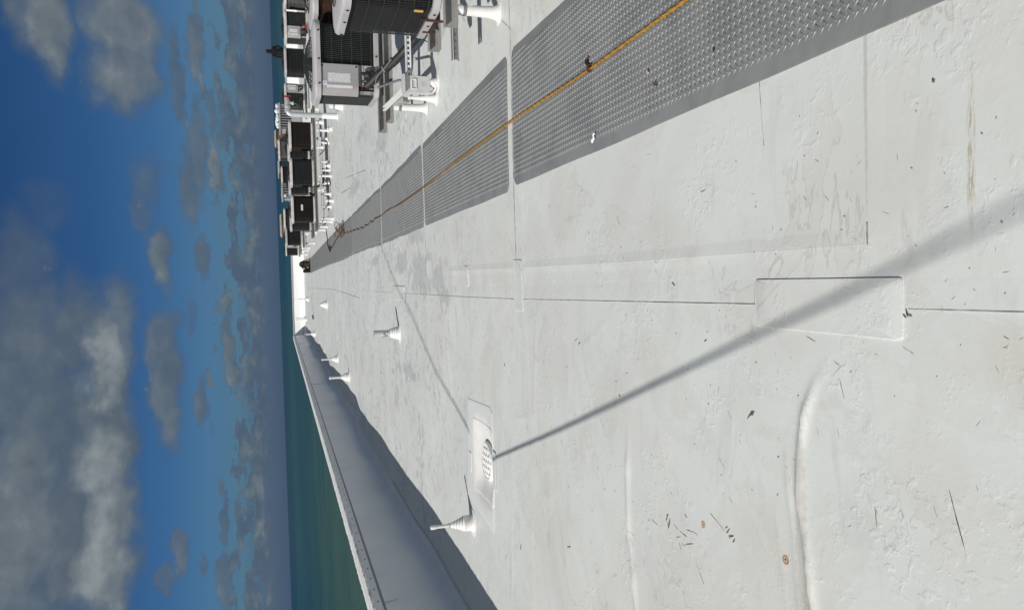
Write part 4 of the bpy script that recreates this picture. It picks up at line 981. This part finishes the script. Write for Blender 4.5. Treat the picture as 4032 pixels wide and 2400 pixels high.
for q, (xa, xb, y, z) in enumerate(((5.0, 6.3, 32.4, .68), (3.7, 5.1, 33.2, .6), (1.6, 3.3, 32.8, .5))):
    stand(['raised stand under the pale mesh condenser', 'raised stand under the pair of dark condensers', 'raised stand behind the name plate condenser'][q], [(xa, xb, y - .25, z - .09, z - .005), (xa, xb, y + .3, z - .09, z - .005)], [(xa + .15, y - .2, z - .09), (xb - .15, y - .2, z - .09)], ((xa + xb) / 2, y, 0))

def slotted(x0, x1, y, z, h=.042, d=.04, face=True):
    """perforated strut channel along X: front face with slots, top and bottom flanges"""
    b = MB(); t = .003; p = .05; n = int((x1 - x0) / p)
    b.box((x0 + x1) / 2, y + d / 2, z, x1 - x0, d, t); b.box((x0 + x1) / 2, y + d / 2, z + h, x1 - x0, d, t)
    b.box((x0 + x1) / 2, y, z + h * .16, x1 - x0, t, h * .30 - .002); b.box((x0 + x1) / 2, y, z + h * .84, x1 - x0, t, h * .30 - .002)
    for k in range(n + 1): b.box(min(x0 + k * p + .011, x1 - .011), y, z + h * .5, .021, t, h * .38)
    return b
def strut(label, x0, x1, y, z, h=.042, posts=(), web_shade=None):
    root = thing('perforated_strut', label, 'strut', ((x0 + x1) / 2, y, 0), 0, 'perforated white struts under the condensers')
    b = slotted(x0 - (x0 + x1) / 2, x1 - (x0 + x1) / 2, 0, z, h); b.build('channel', web_shade or M_white, root)
    b = MB(); xl = x1 - x0
    b.box(0, -.004, z + .003, xl, .008, .003); b.box(0, -.004, z + h - .003, xl, .008, .003); b.build('lips', M_white, root)
    for x, r in posts:
        b = MB(); hh = H(x, y + .03); b.lathe([(.09, hh + .001), (.088, hh + .006), (r * 1.9, hh + .012), (r * 1.45, hh + .05), (r * 1.1, hh + .10), (r, z - .003)], 16, (x - (x0 + x1) / 2, .03, 0)); b.build('post', M_boot, root, 40)
strut('slotted white strut sticking out below the nearest condenser', 1.63, 2.9, 5.36, .215, .05, ((2.6, .03),), M_bar)  # dark web colour stands in for the shade inside the channel
strut('slotted white strut running right from the grey switch box', 1.87, 2.75, 7.15, .25, .05, ((2.6, .03),))
strut('long slotted strut below the front row of three condensers', 1.75, 4.25, 22.15, .235, .06, ((2.25, .03), (2.62, .03), (3.3, .03), (3.55, .03), (4.1, .03)))
strut('slotted strut below the condensers by the standing person', 6.0, 8.0, 26.3, .26, .06, ((6.4, .03), (7.4, .03)))

_st = [o for o in bpy.data.objects if o.name == 'perforated_strut'][0]
b = MB(); b.box(-.05, .06, .235, 1.15, .004, .05); b.box(-.05, .085, .212, 1.15, .05, .004); b.build('angle_bar', M_white, _st)
# electrical switch box by the labelled condenser
def switchbox():
    root = thing('switch_box', 'pale grey weatherproof switch box on a white flared post', 'switch box', (1.90, 7.16, 0))
    b = MB(); b.box(0, 0, .205, .155, .085, .25); b.build('enclosure', M_greybox, root, None, .006)
    b = MB(); b.box(0, -.050, .200, .163, .014, .238); b.box(0, -.035, .337, .172, .12, .022); cv = b.build('cover', M_greybox, root, None, .004)
    b = MB(); yy = -.0585
    b.box(0, yy - .004, .262, .098, .010, .010); b.box(0, yy - .004, .218, .098, .010, .010); b.box(-.046, yy - .004, .24, .010, .010, .036); b.box(.046, yy - .004, .24, .010, .010, .036); b.build('handle', M_pale, cv, None, .003)
    b = MB()
    for a in np.linspace(0, 2 * PI, 17)[:-1]: b.box(.0 + .022 * math.cos(a), yy, .145 + .022 * math.sin(a), .007, .003, .007)
    b.box(0, yy, .145, .004, .003, .022); b.box(0, yy, .150, .018, .003, .004); b.build('emblem', M_greybox, cv)
    b = MB(); hh = 0.0
    b.lathe([(.10, .001), (.096, .004), (.058, .008), (.043, .035), (.036, .07), (.031, .09), (.030, .13)], 18, (.03, -.02, 0)); b.build('post', M_boot, root, 40)
    b = MB(); b.lathe([(.075, .001), (.07, .004), (.048, .012), (.034, .06), (.024, .12), (.016, .20), (.015, .27)], 18, (-.105, .05, 0)); b.lathe([(.019, .262), (.019, .28)], 12, (-.105, .05, 0)); b.build('conduit_boot', M_boot, root, 40)
    b = MB(); b.tube(catmull([(-.055, -.01, .085), (-.055, -.01, .05), (-.035, -.03, .025), (.0, -.05, .02), (.02, -.04, .05)], .012), .014, 10); b.build('flexible_conduit', M_galv, root, 50)
    b = MB(); b.tube([(.05, .02, .345), (.06, .05, .365), (.16, .75, .47)], .012, 10); b.build('feed_conduit', M_bar, root, 50)
    b = MB(); m = Matrix.Translation((-.075, .30, .385)) @ Vector((-.04, .50, .09)).to_track_quat('Y', 'Z').to_matrix().to_4x4()
    for sx in (-.018, .018): b.box(sx, 0, 0, .008, .60, .034, m=m)
    b.box(0, 0, -.015, .044, .60, .004, m=m); b.build('strut_arm', M_white, root)
    b = MB(); m = Matrix.Translation((-.06, .40, .30)) @ Matrix.Rotation(.5, 4, 'X'); b.box(0, 0, 0, .05, .20, .09, m=m); b.build('junction_box', M_hood, root, None, .006)
switchbox()
# fat insulated pipe pair leaving the labelled condenser
o = cord('insulated_pipe', [(2.10, 8.02, .575), (2.13, 7.96, .53), (2.19, 7.86, .46), (2.27, 7.66, .33), (2.36, 7.50, .23), (2.47, 7.42, .12), (2.6, 7.40, .05), (2.8, 7.40, .035)], .042, M_black, 'fat black insulated pipe dropping from the labelled condenser', 'pipe', .03, n=12)
for tt in (.35, .55):
    p0 = Vector((2.13, 7.96, .53)).lerp(Vector((2.40, 7.46, .19)), tt); ax = (Vector((2.40, 7.46, .19)) - Vector((2.13, 7.96, .53))).to_track_quat('Z', 'Y').to_matrix().to_4x4()
    b = MB(); b.lathe([(.045, -.008), (.047, 0), (.045, .008)], 14, m=Matrix.Translation(p0) @ ax); b.build('strap', M_bar, o, 50)
cord('tracer_wire', [(2.06, 8.0, .55), (2.05, 7.9, .50), (2.13, 7.84, .50), (2.22, 7.70, .42), (2.27, 7.60, .37)], .0035, M_rail, None, None, .03, o, 6)

def fat_stub(x, y, z, r, label, name='pipe_stub'):
    root = thing(name, label, 'pipe stub', (x, y, H(x, y)), 0, 'white pipe stubs with flashing')
    b = MB(); b.lathe([(r * 2.2, .001), (r * 2.1, .008), (r * 1.35, .012), (r * 1.25, .03), (r * 1.2, z * .38), (r * .95, z * .46), (r * .95, z * .5)], 18); b.build('boot', M_boot, root, 40)
    b = MB(); b.lathe([(r * .9, z * .45), (r * .9, z), (r * .7, z), (r * .68, z - .03)], 16); b.build('pipe', M_white, root, 40)
    b = MB(); b.lathe([(r * .98, z * .62), (r * 1.0, z * .64), (r * 1.0, z * .68), (r * .96, z * .7)], 16); b.build('clamp', M_bar, root, 40)
fat_stub(4.085, 17.5, .30, .075, 'fat white pipe stub with a dark clamp, just before the standpipe')
fat_stub(2.33, 21.3, .21, .045, 'short white stub below the name plate condenser, nearest of those below the row')
fat_stub(3.42, 22.05, .17, .05, 'short white stub right of the middle condenser under the rails')
fat_stub(5.2, 24.6, .24, .06, 'white stub behind the labelled condenser, seen left of its lid')
fat_stub(4.25, 20.9, .13, .05, 'flat white stub on the open roof past the standpipe')
fat_stub(6.15, 25.2, .22, .07, 'white stub by the standing person condensers')

def loop_cord(label, pts, r=.016): cord('cable_loop', pts, r, M_black, label, 'cable', .03)
loop_cord('black cable loop hanging under the rust cornered condenser', [(3.72, 22.2, .30), (3.85, 22.0, .16), (3.98, 21.9, .06), (4.08, 21.9, .10), (4.13, 22.0, .2)], .014)
loop_cord('black cable loop under the middle condenser', [(2.86, 22.2, .28), (2.83, 22.0, .10), (2.86, 21.9, .03), (3.0, 21.9, .05), (3.10, 22.0, .14), (3.12, 22.1, .2)], .016)
loop_cord('second thinner black cable loop under the middle condenser', [(3.06, 22.2, .19), (2.95, 22.05, .11), (2.83, 22.0, .09), (2.72, 22.0, .12), (2.70, 22.1, .2)], .014)
loop_cord('black cable drooping under the name plate condenser', [(2.62, 22.2, .30), (2.54, 22.0, .14), (2.45, 21.9, .05), (2.36, 21.9, .09), (2.28, 22.0, .13), (2.15, 22.1, .22)], .012)
loop_cord('small black cable knot at the end of the support rail', [(1.9, 23.9, .26), (1.86, 23.8, .10), (1.98, 23.8, .06), (2.02, 23.9, .16), (1.92, 23.9, .2), (1.88, 23.8, .12)], .016)
cord('insulated_pipe', [(3.36, 22.35, .20), (3.3, 22.2, .17), (3.15, 22.2, .18), (3.0, 22.2, .20), (2.9, 22.3, .27), (2.86, 22.5, .36)], .034, M_black, 'fat black pipe under the middle condenser', 'pipe', .05, n=10)
cord('insulated_pipe', [(3.86, 23.6, .66), (3.78, 23.45, .58), (3.74, 23.2, .47), (3.69, 23.0, .40)], .045, M_black, 'fat black pipe in the gap right of the middle condenser', 'pipe', .05, n=10)
cord('insulated_pipe', [(2.80, 23.6, .52), (2.74, 23.4, .47), (2.70, 23.2, .42), (2.66, 23.0, .38)], .04, M_black, 'fat black pipe in the gap left of the middle condenser', 'pipe', .05, n=10)
def angle_arm(label, p0, p1):
    root = thing('strut_arm', label, 'strut', p0, 0, 'white strut arms'); d = Vector(p1) - Vector(p0)
    b = MB(); m = d.to_track_quat('X', 'Z').to_matrix().to_4x4(); L = d.length
    for sy in (-.02, .02): b.box(L / 2, sy, 0, L, .008, .04, m=m)
    b.box(L / 2, 0, -.018, L, .046, .005, m=m); b.build('channel', M_white, root)
angle_arm('white strut arm sticking out at the end of the long support stand', (1.80, 23.3, .31), (1.55, 23.6, .40))
angle_arm('white strut arm beside the condenser with its panel to the right', (5.25, 21.9, .42), (4.72, 21.9, .60))

# standpipe with hose valve
def standpipe():
    root = thing('standpipe', 'grey elbowed standpipe with a red wheel hose valve', 'standpipe', (4.135, 18.81, 0)); r = .060; zt = 1.19
    b = MB(); b.lathe([(r * 2.3, .003), (r * 2.1, .01), (r * 1.35, .02), (r * 1.25, .06), (r * 1.18, .36), (r * 1.05, .38)], 20); b.build('sleeve', M_boot, root, 40)
    b = MB(); pts = [(0, 0, .3), (0, 0, zt - .10)] + [(.10 - .10 * math.cos(a), 0, zt - .10 + .10 * math.sin(a)) for a in np.linspace(.15, PI / 2, 7)] + [(.17, 0, zt)]
    b.tube(pts, r, 18); b.build('pipe', M_galv, root, 50)
    mx = Matrix.Translation((0, 0, zt)) @ Matrix.Rotation(PI / 2, 4, 'Y')
    b = MB(); b.lathe([(r * 1.2, .06), (r * 1.2, .12), (r * 1.05, .121)], 18, m=mx); b.lathe([(r * 1.15, .165), (r * 1.2, .17), (r * 1.2, .20), (r * .95, .21), (r * .95, .34), (r * .6, .36), (r * .55, .40)], 18, m=mx); b.build('valve_body', M_hood, root, 40)
    b = MB(); mz = Matrix.Translation((.27, 0, zt)) @ Matrix.Rotation(PI, 4, 'X'); b.lathe([(.035, .03), (.035, .10), (.045, .10), (.045, .14), (.02, .15)], 14, m=mz); b.build('hose_outlet', M_galv, root, 40)
    b = MB(); c = Vector((.43, 0, zt))
    b.tube([(c.x, c.y + .072 * math.cos(a), c.z + .072 * math.sin(a)) for a in np.linspace(0, 2 * PI, 25)], .013, 8)
    for a in np.linspace(0, PI, 3)[:-1]: b.tube([(c.x, .07 * math.cos(a), c.z + .07 * math.sin(a)), (c.x, -.07 * math.cos(a), c.z - .07 * math.sin(a))], .008, 6)
    b.tube([(.38, 0, zt), (.45, 0, zt)], .014, 8); b.build('hand_wheel', M_red, root, 60)
    b = MB(); b.tube(catmull([(.27, 0, zt - .13), (.24, -.03, zt - .22), (.18, -.05, zt - .24), (.16, -.04, zt - .12)], .03), .004, 5); b.build('chain', M_bar, root)
standpipe()

# ------------------------------------------------------------------ vents and cabinets further back
def louver_hood(x, y, w, d, z0, z1, nsl, label, sticker=False):
    root = thing('louvered_hood', label, 'vent hood', (x, y, 0), 0, 'grey louvered vent hoods')
    b = MB(); b.box(0, 0, (z0 + z1) / 2, w, d, z1 - z0 - .02); b.build('casing', M_hood, root)
    b = MB(); b.box(0, 0, z1 + .005, w + .12, d + .12, .05); b.build('roof_cap', M_hood, root, None, .006)
    b = MB(); h_ = min(.4, z1 - z0 - .08)
    for k in range(nsl):
        xx = -w / 2 + .06 + (w - .12) * (k + .5) / nsl
        m = Matrix.Translation((xx, -d / 2 - .015, z1 - .06 - h_ / 2)) @ Matrix.Rotation(.6, 4, 'Z'); b.box(0, 0, 0, .035, .012, h_, m=m)
    b.build('louvers', M_lid, root)
    b = MB(); b.box(0, -d / 2 - .003, z1 - .06 - h_ / 2, w - .1, .004, h_); b.build('opening', M_dark, root)  # dark plate painted in place of the shade behind the louvers
    b = MB(); b.box(0, 0, z0 / 2 + .01, w * .8, d * .8, z0); b.build('curb', M_sheet, root)
    if sticker:
        b = MB(); b.box(-w * .30, -d / 2 - .035, z1 - .10, .10, .004, .09); b.build('white_notice', M_pale, root)
        b = MB(); b.box(-w * .38, -d / 2 - .035, z1 - .23, .11, .004, .11); b.build('blue_sticker', M_blue, root)
louver_hood(6.95, 32.6, 1.05, .8, .45, 1.26, 9, 'grey ribbed vent hood topped with crumpled pale bags, behind the standpipe')
louver_hood(3.78, 31.6, .62, .6, .45, 1.27, 5, 'grey ribbed vent hood bearing white and blue stickers', True)
b = MB()
for k in range(9):
    x, y, r = 6.6 + .85 * k / 8, 32.45 + random.uniform(-.1, .1), random.uniform(.05, .09); m = Matrix.Translation((x, y, 1.29 + r * .7)) @ Matrix.Rotation(random.random() * 3, 4, 'X') @ Matrix.Diagonal((1.4, 1, .8 + random.random() * .5, 1))
    b.lathe([(r * .3, -r), (r * .9, -r * .5), (r, 0), (r * .7, r * .6), (r * .2, r)], 7, m=m)
tag(b.build('plastic_bag', M_pale, None, 25), 'crumpled pale plastic bags lying on the ribbed vent hood', 'plastic bag')
def cabinet(name, x, y, w, d, z0, z1, body, capm, label, extra=None, cat='cabinet'):
    root = thing(name, label, cat, (x, y, 0))
    b = MB(); b.loft([at_z(rrect(w, d, .04, 3), z0), at_z(rrect(w, d, .04, 3), z1 - .05)]); b.build('body', body, root, 40)
    b = MB(); b.loft([at_z(rrect(w + .10, d + .10, .05, 3), z1 - .05), at_z(rrect(w + .10, d + .10, .05, 3), z1 - .02), at_z(rrect(w - .05, d - .05, .04, 3), z1 + .03)]); b.build('top_cap', capm, root, 40)
    b = MB(); b.box(0, 0, z0 / 2, w * .7, d * .7, z0); b.build('curb', M_sheet, root)
    b = MB(); b.box(0, -d / 2 - .004, (z0 + z1) / 2 - .04, w * .82, .006, (z1 - z0) * .7); dr = b.build('door', body, root, None, .004)
    b = MB(); b.box(w * .33, -d / 2 - .012, (z0 + z1) / 2, .02, .012, .1); b.build('handle', M_dark, dr)
    if extra:
        for dx, z, s in extra: b = MB(); b.box(dx, -d / 2 - .01, z, s, .005, s * .9); b.build('white_notice', M_pale, root)
cabinet('exhaust_fan', 6.95, 37.0, .66, .6, .9, 1.46, M_brown, M_beige, 'tall brown box fan with a beige cap, highest of the background equipment', None, 'roof fan')
cabinet('metal_box', 6.50, 36.6, .5, .6, .9, 1.36, M_white, M_beige, 'pale box fan joined beside the tall brown one', None, 'roof fan')
cabinet('electrical_cabinet', 5.35, 36.0, .72, .5, .6, 1.36, M_dark, M_hood, 'dark cabinet with two white notices seen against the sea', [(-.12, 1.27, .11), (-.06, 1.10, .13)])
cabinet('roof_fan', 2.72, 35.5, .95, .7, .8, 1.36, M_beige, M_beige, 'rounded beige roof fan behind the name plate condenser', None, 'roof fan')
cabinet('electrical_cabinet', 2.42, 34.2, .26, .2, .7, 1.12, M_pale, M_pale, 'small white box left of the beige roof fan')
b = MB(); b.box(0, 0, .86, .46, .3, .5); b.box(0, 0, 1.12, .50, .34, .03); b.box(.0, 0, .3, .3, .2, .6)
o = b.build('black_box', M_dark, None, None, .008); o.location = (8.62, 22.7, -.28); tag(o, 'black box standing before the teal sided condenser', 'box')
# valve cover hanging off the labelled far condenser
b = MB(); b.lathe([(.05, -.11), (.09, -.06), (.09, .04), (.05, .09)], 10); o = b.build('insulation_cover', M_black, None, 60); o.location = (7.60, 23.22, .56); tag(o, 'lumpy black insulation cover hanging at the far labelled condenser', 'insulation')
b = MB(); b.lathe([(.02, -.06), (.05, -.03), (.055, .02), (.03, .06)], 9); b.box(.02, 0, 0, .03, .03, .12); o = b.build('red_valve', M_red, None, 50); o.location = (7.74, 23.18, .53); tag(o, 'red valve cap beside the lumpy black cover', 'valve')
# stubs and clutter seen low between the stands
b = MB(); b.tube(catmull([(5.95, 27.0, .5), (6.2, 27.0, .52), (6.45, 27.05, .55)], .05), .018, 8); b.box(6.5, 27.1, .57, .14, .1, .12); o = b.build('conduit_elbow', M_black, None, 50); tag(o, 'black conduit elbow between the person condenser and the next one', 'conduit')

# ------------------------------------------------------------------ the person, in dark clothes, seen from behind
def person():
    J = {}; E_ = []; Rr = []
    names = []
    def j(n, p, r): J[n] = len(names); names.append((p, r))
    j('pelvis', (0, 0, .95), .145); j('waist', (0, .0, 1.08), .14); j('chest', (0, .02, 1.28), .165); j('yoke', (0, .01, 1.42), .13); j('neck', (0, .0, 1.50), .062); j('skull', (0, -.02, 1.60), .088); j('crown', (0, -.02, 1.685), .085)
    for s, n in ((-1, 'l'), (1, 'r')):
        j('sh' + n, (s * .19, .01, 1.40), .075); j('el' + n, (s * .285, .04, 1.13), .058); j('wr' + n, (s * .215, -.12, .95), .042); j('kn' + n, (s * .205, -.17, .93), .034)
        j('hip' + n, (s * .10, 0, .90), .105); j('knee' + n, (s * .12, -.02, .50), .075); j('ank' + n, (s * .13, .02, .09), .055); j('toe' + n, (s * .15, -.14, .045), .045)
    ed = [('pelvis', 'waist'), ('waist', 'chest'), ('chest', 'yoke'), ('yoke', 'neck'), ('neck', 'skull'), ('skull', 'crown')]
    for n in 'lr': ed += [('yoke', 'sh' + n), ('sh' + n, 'el' + n), ('el' + n, 'wr' + n), ('wr' + n, 'kn' + n), ('pelvis', 'hip' + n), ('hip' + n, 'knee' + n), ('knee' + n, 'ank' + n), ('ank' + n, 'toe' + n)]
    me = bpy.data.meshes.new('person'); me.from_pydata([p for p, r in names], [(J[a], J[c]) for a, c in ed], []); me.update()
    o = bpy.data.objects.new('person', me); col.objects.link(o); me.materials.append(M_cloth)
    sk = o.modifiers.new('skin', 'SKIN'); ss = o.modifiers.new('sub', 'SUBSURF'); ss.levels = ss.render_levels = 2
    for i, v in enumerate(me.skin_vertices[0].data): v.radius = (names[i][1], names[i][1] * (.8 if i in (1, 2, 3) else 1)); v.use_root = (i == 0)
    o.location = (11.95, 40.0, 0); o.rotation_euler = (0, 0, PI); tag(o, 'person in dark clothes and hood standing with back turned, hands in front', 'person')
    b = MB(); b.lathe([(.10, -.11), (.108, -.02), (.10, .06), (.06, .11), (.02, .125)], 14, (0, -.012, 1.63)); b.build('hood', M_cloth, o, 60)
    b = MB()
    b.lathe([(.04, -.07), (.058, -.02), (.06, .02), (.04, .06)], 10, m=Matrix.Translation((0, -.085, 1.61)) @ Matrix.Diagonal((1, .55, 1.2, 1))); b.lathe([(.012, -.02), (.008, .03)], 6, (0, -.128, 1.61)); b.build('face', M_skin, o, 60)
    b = MB(); b.lathe([(.21, .80), (.20, .95), (.18, 1.1), (.165, 1.2)], 18, m=Matrix.Diagonal((1, .72, 1, 1))); b.build('jacket_hem', M_cloth, o, 60)
    for s in (-1, 1):
        b = MB()
        for k in range(4):
            x = s * .205 + (k - 1.5) * .018; L = (.075, .085, .08, .062)[k]
            b.tube(catmull([(x, -.185, .925), (x - s * .012, -.215, .905), (x - s * .022, -.185 - L * .35, .89 - L * .3)], .01), [.0085] * 40 if False else .0085, 6)
        b.tube(catmull([(s * .18, -.165, .94), (s * .155, -.185, .935), (s * .145, -.205, .92)], .01), .009, 6); b.build('fingers', M_skin, o, 60)
person()

# ------------------------------------------------------------------ backpack and small litter
def backpack():
    root = thing('backpack', 'black and olive backpack slumped with loose straps at the end of the walkway', 'backpack', (.98, 38.05, H(.98, 38.05) + .004))
    b = MB(); L = []
    for f, z, ox in ((.75, 0, 0), (1.0, .06, 0), (1.05, .2, .0), (.95, .36, .02), (.72, .46, .03), (.35, .53, .03)):
        L.append([(x * f + ox + .012 * math.sin(7 * z + k), y * f + .01 * math.cos(5 * z + 2 * k), z) for k, (x, y) in enumerate(rrect(.36, .26, .09, 4))])
    b.loft(L); b.build('sack', M_cloth, root, 60)
    b = MB(); L = []
    for f, z in ((.7, .05), (1, .09), (1, .24), (.7, .29)): L.append([(x * f + .03, y * f - .15, z) for x, y in rrect(.24, .12, .05, 3)])
    b.loft(L); b.build('front_pocket', M_olive, root, 60)
    b = MB(); L = []
    for f, z in ((.5, .30), (1, .34), (.9, .45), (.4, .5)): L.append([(x * f + .08, y * f - .05, z) for x, y in rrect(.2, .2, .06, 3)])
    b.loft(L); b.build('top_flap', M_olive, root, 60)
    b = MB()
    for k in range(5):
        a = random.uniform(0, 6); b.tube(catmull([(.12 * math.cos(a), .1 * math.sin(a), .42), (.22 * math.cos(a), .2 * math.sin(a), .34), (.30 * math.cos(a + .3), .22 * math.sin(a), .10), (.34 * math.cos(a), .25 * math.sin(a) - .05, .02), (.2 * math.cos(a + .5), .25 * math.sin(a), .012)], .03), .013, 5)
    b.build('strap', M_cloth, root, 60)
    b = MB(); b.box(.05, -.20, .06, .09, .04, .06); b.build('red_tag', M_red, root, None, .01)
    b = MB(); b.box(-.14, -.12, .12, .06, .05, .08); b.build('grey_buckle', M_hood, root, None, .01)
    b = MB(); b.loft([at_z(rrect(.22, .18, .05, 3, -.27, -.02), 0), at_z(rrect(.26, .22, .06, 3, -.27, -.02), .08), at_z(rrect(.2, .16, .05, 3, -.3, -.02), .26), at_z(rrect(.1, .08, .03, 3, -.33, -.02), .36)]); b.build('side_pouch', M_cloth, root, 60)
backpack()
def peg(name, x, y, z, l, r, a, mt, label, cat):
    b = MB(); c, s = math.cos(a), math.sin(a); b.tube([(-l / 2 * c, -l / 2 * s, r), (-l * .42 * c, -l * .42 * s, r), (0, 0, r * 1.05), (l * .42 * c, l * .42 * s, r), (l / 2 * c, l / 2 * s, r)], [r * .6, r, r, r, r * .6], 8)
    o = b.build(name, mt, None, 50); o.location = (x, y, H(x, y) + z); tag(o, label, cat)
peg('screw_anchor', .815, 2.355, .0062, .016, .0036, .2, M_black, 'tiny black plug lying loose on the nearest mat', 'plug')
def scrap(name, x, y, z, w, d, a, mt, label, cat):
    b = MB(); n = 5; V = []; F = []
    for i in range(n):
        for k in range(3): V.append((w * (i / (n - 1) - .5), d * (k / 2 - .5) * (1 - .5 * abs(i - 2) / 2), .004 + .010 * random.random()))
    for i in range(n - 1):
        for k in range(2): F.append((i * 3 + k, i * 3 + k + 1, i * 3 + k + 4, i * 3 + k + 3))
    b.add(V, F); o = b.build(name, mt, None); sm = o.modifiers.new('solid', 'SOLIDIFY'); sm.thickness = .0015
    o.location = (x, y, H(x, y) + z); o.rotation_euler = (0, 0, a); tag(o, label, cat)
scrap('paper_scrap', .70, 3.435, .008, .055, .018, -.6, M_pale, 'torn white paper scrap at the near edge of the nearest mat', 'scrap')
scrap('pebble', .872, 2.855, .008, .022, .014, .7, M_beige, 'small pale pebble like scrap on the nearest mat', 'scrap')
scrap('leaf', .80, 2.785, .008, .028, .010, 1.0, M_rust, 'curled brown leaf on the nearest mat', 'leaf')
peg('pole_grip', -1.545, 35.95, .02, .62, .03, -1.85, M_black, 'black grip at the end of a pale pole lying on the far roof', 'pole')
